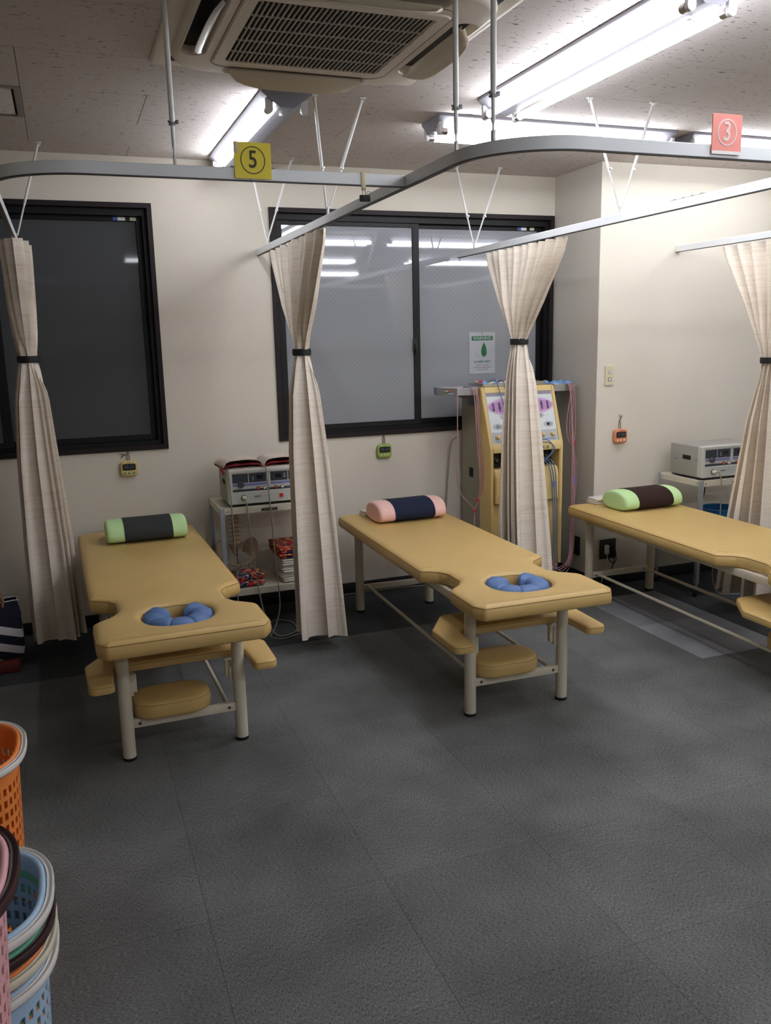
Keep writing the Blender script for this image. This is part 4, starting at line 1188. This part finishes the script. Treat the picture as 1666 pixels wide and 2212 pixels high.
# side cheeks of the yellow shell
for sx in (0, MW - .022):
    b = B(); prism_x(b, [(.0, .165), (.13, .165), (.15, .9), (.21, 1.215), (.20, 1.235), (.125, 1.24), (.118, 1.235), (.004, .90), (0, .88)], sx, sx + .022)
    bmesh.ops.bevel(b, geom=list(b.edges), offset=.005, segments=2, affect='EDGES'); obj('side_cheek', b, M_machy, t)
b = B(); prism_x(b, [(.110, 1.208), (.120, 1.240), (.205, 1.238), (.200, 1.19), (.13, 1.19)], .02, MW - .02); obj('top_bar', b, M_machy, t, smooth=0)
b = B(); prism_x(b, [(-.002, .868), (-.002, .895), (.010, .918), (.05, .918), (.13, .90), (.13, .868)], .02, MW - .02); obj('name_bar', b, M_machy, t, smooth=30)
text('name_letters', 'IR III', .026, M_greyink, t, (MW - .125, -.0028, .882), bold=.0003)
b = B(); bx(b, .02, MW - .02, .02, .13, .165, .60, .004); obj('lower_front', b, M_machy, t)
b = B(); prism_x(b, [(-.004, .565), (-.006, .72), (.012, .768), (.10, .768), (.10, .565)], .03, MW - .03)
bmesh.ops.bevel(b, geom=list(b.edges), offset=.006, segments=2, affect='EDGES'); obj('front_drawer', b, M_machy, t)
b = B(); bx(b, .022, MW - .022, .10, .125, .60, .87); obj('bay_back', b, M_dark, t, smooth=0)
for k in range(5):
    b = B(); bx(b, .05 + k * .085, .10 + k * .085, .085, .100, .80, .85, .003); bx(b, .055 + k * .085, .095 + k * .085, .083, .100, .775, .79, .002); obj('jack_block', b, M_black, t)
    b = B(); tube(b, [(.075 + k * .085, .085, .825), (.075 + k * .085, .055, .815)], .006, 8); obj('jack_plug', b, M_redp if k % 2 else M_cabl_g, t)
# slanted control panel in its own frame
th = math.atan2(.11, .31)
ang = math.degrees(math.atan2(1.212 - .915, .112 - .012))
pm = T((.0, .014, .915)) @ Matrix.Rotation(math.radians(ang), 4, 'X')
LP = math.hypot(1.212 - .915, .100)
def pp_(nm, m, x0, x1, z0, z1, pr=.001, bev=0, base=0.0):
    b = B(); bx(b, x0, x1, z0, z1, base, base + pr, bev); xform(b, pm @ Matrix.Identity(4)); return obj(nm, b, m, t, smooth=0 if not bev else 35)
def pdisc(nm, m, cx, cz, rx, rz, pr, base, n=40, clip=None):
    b = B(); po = [(max(clip[0], min(clip[1], cx + rx * math.cos(2 * PI * k / n))) if clip else cx + rx * math.cos(2 * PI * k / n), cz + rz * math.sin(2 * PI * k / n)) for k in range(n)]
    slab(b, po, [(0, base), (0, base + pr)]); xform(b, pm); return obj(nm, b, m, t, smooth=30)
pp_('panel_plate', M_panelw, .024, MW - .024, 0, LP, .004, base=-.004)
pp_('panel_lower', M_panelg, .026, MW - .026, .004, .072, .0006, base=0)
pp_('panel_header', M_panelv, .026, MW - .026, LP - .026, LP - .002, .0006, base=0)
pdisc('lilac_oval', M_lilac, MW / 2, .222, .222, .060, .0005, .0002, clip=(.026, MW - .026))
pdisc('purple_oval', M_lilac2, MW / 2, .222, .212, .046, .0005, .0007)
for k in range(10):
    xx = .062 + k * (MW - .124) / 9
    pp_('slider', M_slider, xx - .005, xx + .005, .197, .247, .002, base=.0012)
    pp_('slider_cap', M_knob, xx - .006, xx + .006, .205 + (k % 3) * .01, .211 + (k % 3) * .01, .004, base=.003)
for (cx_, cz_) in ((.075, .105), (MW - .075, .105), (.13, .160), (MW - .13, .160), (.19, .105), (MW - .19, .105)):
    pdisc('panel_oval', M_panelg, cx_, cz_, .034, .018, .0004, .0002, 28)
    pp_('display', M_disp, cx_ - .012, cx_ + .006, cz_ - .008, cz_ + .008, .0012, base=.0006)
    pp_('arrow_key', M_greyink, cx_ + .012, cx_ + .016, cz_ - .007, cz_ + .007, .001, base=.0006)
rnd = random.Random(4)
for k in range(26):
    xx = .045 + rnd.random() * (MW - .09); zz = .085 + rnd.random() * .085
    pp_('indicator', M_greyink, xx, xx + .003, zz, zz + .003, .0006, base=.0001)
for xx in (.06, .125, .19, MW - .19, MW - .125, MW - .06):
    m = M_machy if abs(xx - MW / 2) > .1 else M_greyink
    b = B(); lathe(b, [(.014, 0), (.0135, .006), (.010, .018), (.008, .020)], (xx, .042, 0), 18); xform(b, pm); obj('dial', b, m, t)
pp_('blue_line', M_devp, .045, .20, .014, .018, .0006, base=.0006); pp_('blue_line', M_devp, MW - .20, MW - .045, .014, .018, .0006, base=.0006)
b = B(); bx(b, -.0025, .0045, .235, .275, .70, .755, .001); obj('side_grip', b, M_dark, t)
# trays
def tray(pts, z0, z1, nm):
    b = B(); po = fillet(pts, .01, 3)
    slab(b, po, [(.004, z0), (0, z0 + .004), (0, z1), (-.002, z1 + .001), (-.0015, z1 + .002), (.0015, z1 + .001), (.002, z0 + .006)])
    o = obj(nm, b, M_steel, t, smooth=40); return o
tray([(-.006, .13), (-.14, .145), (-.205, .24), (-.205, .34), (-.006, .34)], 1.196, 1.240, 'side_tray')
tray([(MW + .006, .13), (.635, .13), (.665, .20), (.665, .36), (MW + .006, .36)], 1.196, 1.240, 'side_tray')
for sx in (-.05, MW + .05):
    b = B(); bx(b, sx - .02, sx + .02, .18, .30, 1.180, 1.197, .002); bx(b, (0 if sx < 0 else MW - .012) - .002, (0 if sx < 0 else MW - .012) + .014, .18, .30, 1.13, 1.197, .002); obj('tray_bracket', b, M_dsteel, t)
b = B(); slab(b, fillet([(.03, .16), (MW - .03, .16), (MW - .03, .36), (.03, .36)], .01, 3), [(.003, 1.2405), (0, 1.243), (0, 1.258), (-.002, 1.260), (.001, 1.259), (.002, 1.245)]); obj('top_tray', b, M_steel, t, smooth=40)
# suction cups resting on trays
def cup(x, y, z, r, up, label, group):
    c = thing('suction_cup', label, 'suction cup', (x, y, z), random.random() * 6, group)
    b = B()
    if up: lathe(b, [(r, 0), (r * 1.02, .003), (r * .99, .015), (r * .86, .034), (r * .62, .047), (r * .32, .0545), (.0001, .0565)], (0, 0, 0), 20)
    else: lathe(b, [(r, 0), (r * 1.0, .006), (r * .6, .012), (.009, .016), (.008, .030), (.0001, .032)], (0, 0, 0), 18)
    obj('cup_body', b, M_cup, c, smooth=60)
    b = B(); tube(b, [(r * 1.01 * math.cos(2 * PI * k / 22), r * 1.01 * math.sin(2 * PI * k / 22), .003) for k in range(22)], .0025, 5, closed=True); obj('cup_rim', b, M_cuprim, c)
    if not up:
        b = B(); tube(b, [(.004, 0, .022), (.030, 0, .022)], .0065, 8); obj('red_connector', b, M_redp, c)
        b = B(); tube(b, [(.030, 0, .022), (.055, 0, .020)], .0048, 8); obj('grey_plug', b, M_cabl_g, c)
    return c
for (x, y, w1) in ((2.790, 4.640, 'leftmost'), (2.802, 4.555, 'second from left'), (2.878, 4.520, 'foremost right'), (2.882, 4.610, 'rearmost right')):
    cup(x, y, 1.202, .036, True, 'blue dome suction cup, ' + w1 + ' on the right steel tray', 'blue cups on the right tray')
for (x, y, w1) in ((2.115, 4.545, 'front left'), (2.195, 4.545, 'front right'), (2.150, 4.630, 'rearmost')):
    cup(x, y, 1.202, .032, False, 'blue suction cup with red connector, ' + w1 + ' on the left steel tray', 'blue cups on the left tray')
for (x, y, w1) in ((2.335, 4.585, 'front left'), (2.425, 4.585, 'front middle'), (2.380, 4.665, 'rear')):
    cup(x, y, 1.2455, .032, False, 'blue suction cup with red connector, ' + w1 + ' on top of the yellow machine', 'blue cups on top of the machine')
def mc(pts, r, m, tags=(), nm='cable', col=M_redp):
    b = B(); P_ = smoothpath([Vector(p) - Vector((mx, my, 0)) for p in pts], 7); tube(b, P_, r, 6); c = obj(nm, b, m, t, smooth=70)
    for u in tags:
        i = int(u * (len(P_) - 2)); b = B(); tube(b, [P_[i], P_[i + 1] + (P_[i + 1] - P_[i]) * .4], r * 2.4, 8); obj('cable_clip', b, col, c)
# left bundle hanging from the left tray
for k, (dx, dy, low) in enumerate(((0, 0, .0), (.012, .004, .01), (.022, -.004, -.01))):
    mc([(2.19 + dx, 4.60, 1.215), (2.205 + dx, 4.50, 1.235), (2.215 + dx, 4.465, 1.20), (2.228 + dx, 4.455, .95), (2.240 + dx * .8, 4.44, .70 + low), (2.225 + dx * .2, 4.44, .58), (2.205, 4.44, .52), (2.20, 4.44, .40), (2.20, 4.44, .25)], .0030, M_cabl_p, (.62, .76) if k == 0 else ())
mc([(2.13, 4.55, 1.215), (2.125, 4.50, 1.238), (2.115, 4.478, 1.20), (2.110, 4.47, .95), (2.105, 4.465, .72), (2.13, 4.46, .62), (2.18, 4.445, .56), (2.205, 4.44, .50), (2.20, 4.44, .30)], .0030, M_cabl_p)
# blue cables over the control panel
for k in range(2):
    mc([(2.36 + k * .07, 4.58, 1.262), (2.37 + k * .05, 4.50, 1.275), (2.372 + k * .04, 4.455, 1.23), (2.39 + k * .025, 4.405, 1.10), (2.42 + k * .03, 4.36, 1.00), (2.50 + k * .05, 4.335, .93), (2.62 + k * .02, 4.325, .93 - .02 * k), (2.655 + k * .01, 4.315, .87), (2.60 + k * .01, 4.345, .80), (2.58, 4.42, .79)], .0032, M_cabl_b)
for k in range(3):
    mc([(2.60 + k * .02, 4.42, .82), (2.625 + k * .02, 4.345, .80), (2.650 + k * .016, 4.325, .72), (2.665 + k * .012, 4.322, .55), (2.67 + k * .012, 4.32, .30), (2.655 + k * .02, 4.315, .15), (2.60 + k * .01, 4.31, .09 - .01 * k), (2.50, 4.31, .12)], .0034, M_cabl_b, (.35,) if k == 1 else (), col=M_devp)
for k in range(3):
    mc([(2.56 + k * .015, 4.42, .80), (2.575 + k * .012, 4.34, .77), (2.585 + k * .012, 4.325, .68), (2.59 + k * .010, 4.318, .50), (2.60 + k * .012, 4.314, .32), (2.63 + k * .015, 4.31, .20), (2.68 + k * .02, 4.305, .15 - .012 * k), (2.78 + k * .01, 4.33, .18), (2.84 + k * .01, 4.40, .32), (2.855 + k * .008, 4.42, .60), (2.860 + k * .006, 4.43, .85), (2.855, 4.44, 1.10), (2.85, 4.46, 1.225), (2.845, 4.52, 1.232)], .0030, M_cabl_p, (.29, .39) if k == 0 else (.41,) if k == 1 else ())
for k in range(4):
    mc([(2.87 - k * .012, 4.56, 1.225), (2.882 - k * .012, 4.47, 1.238), (2.885 - k * .01, 4.455, 1.18), (2.892 - k * .02, 4.45, .95), (2.865 + k * .012, 4.44, .75), (2.872 + k * .004, 4.43, .50), (2.88, 4.42, .25), (2.85, 4.41, .12), (2.80, 4.40, .07)], .0030, M_cabl_p, (.42,) if k == 0 else (.55,) if k == 2 else (), col=M_redp if k == 0 else M_devp)
cable([(2.235, 4.72, .93), (2.20, 4.745, .90), (2.185, 4.76, .75), (2.165, 4.765, .45), (2.15, 4.77, .15), (2.12, 4.76, .01), (1.9, 4.765, .006), (1.55, 4.77, .006), (1.36, 4.76, .006)], .0045, M_machg, 'power_cord', 'olive grey power cord down the wall at the left of the yellow machine')

# ================================================================ WALL ITEMS
def timer(x, y, z, col, bcol, label, tw, hookm):
    t = thing('kitchen_timer', label, 'timer', (x, y, z)); t.scale = (1.5, 1.3, 1.45)
    b = B(); slab(b, fillet([(-.031, -.030), (.031, -.030), (.031, .030), (-.031, .030)], .016, 7), [(.006, 0), (.001, .003), (0, .009), (.001, .014), (.005, .017), (.008, .0175)])
    for v in b.verts: v.co = Vector((v.co.x, -v.co.z - .002, v.co.y))
    obj('body', b, col, t, smooth=50)
    b = B(); slab(b, fillet([(-.023, -.006), (.023, -.006), (.023, .018), (-.023, .018)], .005, 4), [(0, .017), (0, .0185)])
    for v in b.verts: v.co = Vector((v.co.x, -v.co.z - .002, v.co.y))
    obj('display', b, M_disp, t, smooth=0)
    text('digits', tw, .021, M_greyink, t, (0, -.0208, .006), sx=.85)
    for xx in (-.016, -.001, .015):
        b = B(); lathe(b, [(.0048, 0), (.0045, -.002), (.0025, -.003)], (xx, -.0185, -.017), 12, 'y'); obj('button', b, bcol, t)
    b = B(); bx(b, -.008, .008, -.0200, -.0193, .0215, .0235); obj('maker_print', b, M_greyink, t, smooth=0)
    b = B()
    tube(b, smoothpath([(-.003, -.006, .028), (-.003, -.004, .045), (-.001, -.003, .062), (.002, -.004, .062), (.004, -.006, .045), (.004, -.006, .028)]), .0013, 6)
    obj('hook', b, hookm, t)
    return t
M_tim1 = mat('yellow_plastic', rgb(214, 196, 128), .45); M_tim2 = mat('lime_plastic', rgb(158, 184, 92), .45); M_tim3 = mat('orange_plastic', rgb(222, 138, 100), .45)
t1 = timer(.288, W - .001, .872, M_tim1, mat('sage_button', rgb(110, 140, 110), .5), 'yellow timer hanging under the left window', '08:00', M_dsteel)
b = B(); tube(b, smoothpath([(-.002, -.004, .052), (-.014, -.006, .052), (-.030, -.006, .056)]), .0012, 5); tube(b, smoothpath([(-.012, -.006, .052), (-.020, -.006, .046), (-.024, -.006, .040)]), .0016, 5); obj('strap', b, M_black, t1)
t2 = timer(1.770, W - .001, .869, M_tim2, mat('cream_button', rgb(206, 200, 140), .5), 'lime green timer hanging under the double window', '08:00', M_dsteel)
t3 = timer(3.102, YP - .001, .926, M_tim3, mat('peach_button', rgb(240, 214, 170), .5), 'orange timer hanging on the right wall', '15:00', M_dsteel)
b = B(); tube(b, smoothpath([(-.000, -.004, .060), (.002, -.005, .075), (-.004, -.005, .088)]), .0012, 5); tube(b, smoothpath([(.002, -.005, .070), (.008, -.005, .080), (.010, -.005, .085)]), .0015, 5); obj('strap', b, M_black, t3)
t = thing('switch_plate', 'ivory two hole wall plate on the right wall beside the pillar', 'switch plate', (3.021, YP, 1.288))
b = B(); slab(b, fillet([(-.030, -.058), (.030, -.058), (.030, .058), (-.030, .058)], .004, 3), [(0, 0), (0, .006), (.002, .008)])
for v in b.verts: v.co = Vector((v.co.x, -v.co.z, v.co.y))
obj('plate', b, M_switch, t)
for zz in (-.022, .022):
    b = B(); bx(b, -.011, .011, -.0095, -.0075, zz - .010, zz + .010, .001); obj('insert', b, M_light if zz > 0 else M_greyink, t)
    b = B(); bx(b, -.007, .007, -.0102, -.009, zz - .006, zz + .006, .001); obj('insert_face', b, M_whitep, t)
t = thing('wall_outlet', 'black wall outlet with two plugs on the right wall under the bed', 'outlet', (3.045, YP, .231))
b = B(); bx(b, -.058, .058, -.008, 0, -.062, .062, .003); obj('plate', b, M_blackplate, t)
for xx in (-.016, .020):
    b = B(); bx(b, xx - .012, xx + .012, -.032, -.008, -.030, .028, .004); obj('plug', b, M_whitep if xx < 0 else M_black, t)
b = B(); tube(b, smoothpath([(-.016, -.03, -.02), (-.01, -.04, -.06), (.02, -.04, -.085), (.045, -.03, -.07), (.04, -.03, -.01)]), .003, 6); tube(b, smoothpath([(.02, -.03, -.025), (.025, -.035, -.08), (.015, -.03, -.13)]), .003, 6); obj('cord', b, M_black, t)
b = B(); tube(b, smoothpath([(-.02, -.03, -.025), (-.02, -.03, -.09), (-.04, -.02, -.16), (-.05, -.02, -.22)]), .0025, 6); obj('cord', b, M_whitep, t)
t = thing('wall_outlet', 'black wall outlet on the side of the pillar near the floor', 'outlet', (XC - .001, 4.47, .228))
b = B(); bx(b, -.008, 0, -.036, .036, -.060, .060, .003); obj('plate', b, M_blackplate, t)
b = B(); bx(b, -.012, -.008, -.012, .012, -.030, .030, .001); obj('insert', b, M_black, t)

# warning poster on the glass (own plain leaf shape in place of the printed emblem)
t = thing('warning_poster', 'white poster with green WARNING bar stuck to the right window pane', 'poster', (2.462, W + .0715, 1.302))
# pane of the right sash lies at W+0.070; the poster hangs on its room side
t.location = (2.470, W + .0680, 1.302)
pw_, ph_ = .180, .256
M_paper = mat('grey_white_paper', rgb(176, 178, 182), .6); M_grn = mat('green_ink', rgb(24, 104, 58), .6)
b = B(); bx(b, -pw_ / 2, pw_ / 2, -.0008, 0.0, 0, ph_); obj('sheet', b, M_paper, t, smooth=0)
b = B(); slab(b, fillet([(-.074, .205), (.074, .205), (.074, .232), (-.074, .232)], .005, 3), [(0, .0008), (0, .0012)])
for v in b.verts: v.co = Vector((v.co.x, -v.co.z, v.co.y))
obj('green_bar', b, M_grn, t, smooth=0)
text('warning_text', 'WARNING', .026, M_paper, t, (0, -.0014, .2185), depth=.0002, bold=.0004)
lf = []
for k in range(24):
    a = k / 24 * 2 * PI
    lf.append((.012 + .040 * math.sin(a) ** 1 * math.sin(a / 2) * .62, .150 + .044 * math.cos(a)))
b = B(); slab(b, lf, [(0, .0008), (0, .0012)])
for v in b.verts: v.co = Vector((v.co.x, -v.co.z, v.co.y))
obj('green_leaf', b, M_grn, t, smooth=0)
b = B(); tube(b, [(-.002 + .046 * math.cos(a), -.0010, .148 + .046 * math.sin(a)) for a in [PI * 1.02 + k * PI * .85 / 18 for k in range(19)]], .0006, 4); obj('thin_arc', b, M_greyink, t)
text('line_text', 'U.N.NERV ONLY', .0165, M_grn, t, (0, -.0012, .074), depth=.0002, bold=.0005, sx=.95)
text('line_text', 'PROPERTY OF NERV', .0105, M_greyink, t, (0, -.0012, .053), depth=.0002)
text('line_text', 'STRATEGIC OPERATION &', .0105, M_greyink, t, (0, -.0012, .039), depth=.0002)
text('line_text', 'HEADQUARTER', .0105, M_greyink, t, (0, -.0012, .025), depth=.0002)
b = B(); lathe(b, [(.006, 0), (.005, -.003), (.002, -.005)], (0, -.0008, .249), 12, 'y'); obj('suction_hook', b, M_light, t)

# ================================================================ STRIPED BAG
t = thing('tote_bag', 'navy and white striped canvas tote standing at the left edge', 'bag', (-.45, 4.34, .055), .12)
def bag_mat():
    m, nt, p = newmat('striped_canvas'); p.inputs['Roughness'].default_value = .9
    tc = nt.nodes.new('ShaderNodeTexCoord'); s = nt.nodes.new('ShaderNodeSeparateXYZ'); nt.links.new(tc.outputs['Object'], s.inputs[0])
    w = nt.nodes.new('ShaderNodeMath'); w.operation = 'MULTIPLY_ADD'; w.inputs[1].default_value = .32; nt.links.new(s.outputs['X'], w.inputs[0]); nt.links.new(s.outputs['Z'], w.inputs[2])
    f = nt.nodes.new('ShaderNodeMath'); f.operation = 'PINGPONG'; f.inputs[1].default_value = .042; nt.links.new(w.outputs[0], f.inputs[0])
    k = nt.nodes.new('ShaderNodeMath'); k.operation = 'GREATER_THAN'; k.inputs[1].default_value = .020; nt.links.new(f.outputs[0], k.inputs[0])
    g = nt.nodes.new('ShaderNodeMath'); g.operation = 'GREATER_THAN'; g.inputs[1].default_value = .205; nt.links.new(w.outputs[0], g.inputs[0])
    mm = nt.nodes.new('ShaderNodeMath'); mm.operation = 'MAXIMUM'; nt.links.new(k.outputs[0], mm.inputs[0]); nt.links.new(g.outputs[0], mm.inputs[1])
    c = nt.nodes.new('ShaderNodeMixRGB'); c.inputs[1].default_value = rgb(210, 206, 210); c.inputs[2].default_value = rgb(22, 24, 42)
    nt.links.new(mm.outputs[0], c.inputs[0]); nt.links.new(c.outputs[0], p.inputs['Base Color']); return m
b = B(); R = []
n = 28
for k, (z, sx, sy) in enumerate(((0, .9, .85), (.004, .95, .95), (.06, 1, 1.05), (.15, 1, 1), (.22, .97, .8), (.262, .95, .55), (.275, .94, .5))):
    po = fillet([(-.15 * sx, -.07 * sy), (.15 * sx, -.07 * sy), (.15 * sx, .07 * sy), (-.15 * sx, .07 * sy)], .02, 6)
    R.append([b.verts.new((x + .004 * math.sin(z * 40 + y * 30), y + .004 * math.sin(x * 30 + z * 20), z + (.008 * math.sin(x * 18) if k > 4 else 0))) for x, y in po])
for A_, C_ in zip(R, R[1:]):
    m_ = len(A_)
    for j in range(m_): b.faces.new((A_[j], A_[(j + 1) % m_], C_[(j + 1) % m_], C_[j]))
b.faces.new(R[0][::-1])
obj('bag_body', b, bag_mat(), t, smooth=50)
b = B(); tube(b, [v for v in [(x * .94 / 1, y * .5, .276 + .008 * math.sin(x * .94 * 18)) for x, y in fillet([(-.15, -.07), (.15, -.07), (.15, .07), (-.15, .07)], .02, 6)]], .003, 5, closed=True); obj('hem', b, M_bagw, t)
for sy in (-1, 1):
    b = B(); tube(b, smoothpath([(-.07, sy * .036, .255), (-.072, sy * .040, .30), (-.03, sy * .05, .335), (.03, sy * .05, .335), (.072, sy * .040, .30), (.07, sy * .036, .255)]), .007, 8); obj('handle', b, mat('tan_webbing', rgb(150, 110, 90), .8), t)
b = B(); bx(b, -.17, .17, -.10, .10, 0, .055, .012); o = obj('storage_tub', b, M_redbase); o.location = (-.49, 4.34, 0.0)
tag(o, 'low dull red tub on the floor under the striped bag', 'tub')

# ================================================================ LAUNDRY BASKETS
def basket_parts(parent, h, mb, mr, rx=.209, ry=.164, taper=.85, rim_w=.020, solid=False, rot=0.0):
    NS, NZ = 48, max(6, int(h / .034))
    def sup(a, rx_, ry_):
        c, s = math.cos(a), math.sin(a)
        return (math.copysign(abs(c) ** .72, c) * rx_, math.copysign(abs(s) ** .72, s) * ry_)
    def pt(a, z, g=0):
        k = taper + (1 - taper) * (z / h) ** .8
        x, y = sup(a, rx * k + g, ry * k + g); return Vector((x, y, z))
    b = B()
    z_lo, z_hi = .03, h - .055
    th_ = .0022
    cache = {}
    def V(a, z, g):
        key = (round(a % (2 * PI), 5), round(z, 5), round(g, 5))
        if key not in cache: cache[key] = b.verts.new(pt(a, z, g))
        return cache[key]
    da = 2 * PI / NS; dz = (z_hi - z_lo) / NZ
    for i in range(NS):
        for j in range(NZ):
            a0, a1 = i * da, (i + 1) * da; z0, z1 = z_lo + j * dz, z_lo + (j + 1) * dz
            if (i % NS): pass
            am, aM = a0 + da * .22, a1 - da * .22; zm, zM = z0 + dz * .20, z1 - dz * .20
            for g, flip in ((0, False), (-th_, True)):
                o_ = [V(a0, z0, g), V(a1, z0, g), V(a1, z1, g), V(a0, z1, g)]
                h_ = [V(am, zm, g), V(aM, zm, g), V(aM, zM, g), V(am, zM, g)]
                for k in range(4):
                    q = (o_[k], o_[(k + 1) % 4], h_[(k + 1) % 4], h_[k])
                    b.faces.new(q if not flip else q[::-1])
            ho = [V(am, zm, 0), V(aM, zm, 0), V(aM, zM, 0), V(am, zM, 0)]; hi = [V(am, zm, -th_), V(aM, zm, -th_), V(aM, zM, -th_), V(am, zM, -th_)]
            for k in range(4): b.faces.new((ho[k], ho[(k + 1) % 4], hi[(k + 1) % 4], hi[k]))
    for (za, zb_) in ((z_hi, h - .004), (0.004, z_lo)):
        for i in range(NS):
            a0, a1 = i * da, (i + 1) * da
            b.faces.new((V(a0, za, 0), V(a1, za, 0), V(a1, zb_, 0), V(a0, zb_, 0)))
            b.faces.new((V(a1, za, -th_), V(a0, za, -th_), V(a0, zb_, -th_), V(a1, zb_, -th_)))
    b.faces.new([V(i * da, .004, 0) for i in range(NS)]); b.faces.new([V(-i * da, .004, -th_) for i in range(NS)])
    # rounded inner lip
    prof = [(-.004, -.010), (-.004, -.002), (-.001, .001), (.004, .002), (.008, 0), (.009, -.005), (.002, -.012)]
    def ringsweep(prof, m, nm, NN=72):
        bb = B(); R = []
        for i in range(NN):
            a = 2 * PI * i / NN
            base = pt(a, h); x, y = sup(a, rx, ry)
            nv = Vector((x / rx ** 2 * abs(x) ** .3, y / ry ** 2 * abs(y) ** .3, 0)); nv = Vector((base.x / (rx * rx), base.y / (ry * ry), 0)).normalized()
            R.append([bb.verts.new(base + nv * u + Vector((0, 0, v))) for u, v in prof])
        n = len(prof)
        for i in range(NN):
            A_, C_ = R[i], R[(i + 1) % NN]
            for k in range(n): bb.faces.new((A_[k], A_[(k + 1) % n], C_[(k + 1) % n], C_[k]))
        return obj(nm, bb, m, parent, smooth=60)
    obj('lattice_body', b, mb, parent, smooth=30)
    ringsweep([(-.006, -.014), (-.006, -.003), (-.003, .001), (.002, .0022), (.006, -.001), (.007, -.006), (.004, -.012)], mb, 'inner_lip')
    ringsweep([(.0075, -.013), (.0075, -.004), (.009, -.0015), (.011, -.0030), (.014, -.0030), (.016, -.0005), (.0185, -.0005), (.0205, -.004), (.0205, -.013), (.018, -.017), (.010, -.017)], mr, 'handle_rim')
MB = {k: mat(k + '_basket_plastic', v, .38) for k, v in dict(orange=rgb(246, 142, 66), blue=rgb(172, 202, 228), pink=rgb(238, 178, 182), green=rgb(96, 178, 140), cream=rgb(222, 214, 190), white=rgb(226, 224, 218), brown=rgb(62, 36, 38), teal=rgb(160, 196, 196)).items()}
def basket(x, y, z, h, mb, mr, label, th=0, **k):
    t = thing('laundry_basket', label, 'basket', (x, y, z), th, 'laundry baskets in the left foreground')
    basket_parts(t, h, MB[mb], MB[mr], **k); return t
HB = .50
basket(-.393, 2.09, 0.0, .60, 'orange', 'white', 'orange lattice laundry basket with a white rim, standing alone furthest back')
for k, (mb, mr, dx, dy, lab) in enumerate((('blue', 'white', .000, .0, 'bottom light blue basket with white rim of the foreground stack'),
        ('orange', 'cream', .003, .001, 'orange basket with cream rim, second from the bottom of the stack'),
        ('green', 'brown', .006, .0, 'green basket with dark brown rim under the top blue basket'),
        ('blue', 'white', .010, .001, 'top light blue basket with white rim of the foreground stack'))):
    basket(-.329 + dx, 1.478 + dy, .0 + k * .033, HB, mb, mr, lab, rx=.210 - .0030 * k, ry=.165 - .0030 * k)
# pink basket stands on a teal box in front
t = thing('storage_box', 'pale teal plastic box under the pink basket in the lower left corner', 'box', (-.33, 1.13, 0))
b = B(); slab(b, fillet([(-.17, -.13), (.17, -.13), (.17, .13), (-.17, .13)], .03, 5), [(.006, 0), (0, .006), (0, .435), (.002, .438)]); obj('box_body', b, MB['teal'], t)
b = B(); slab(b, fillet([(-.175, -.135), (.175, -.135), (.175, .135), (-.175, .135)], .03, 5), [(0, .430), (-.002, .434), (0, .446), (.004, .449)]); obj('lid', b, MB['teal'], t)
basket(-.330, 1.145, .450, .40, 'pink', 'brown', 'pink lattice basket with dark brown rim on the teal box', ry=.148, rx=.194)
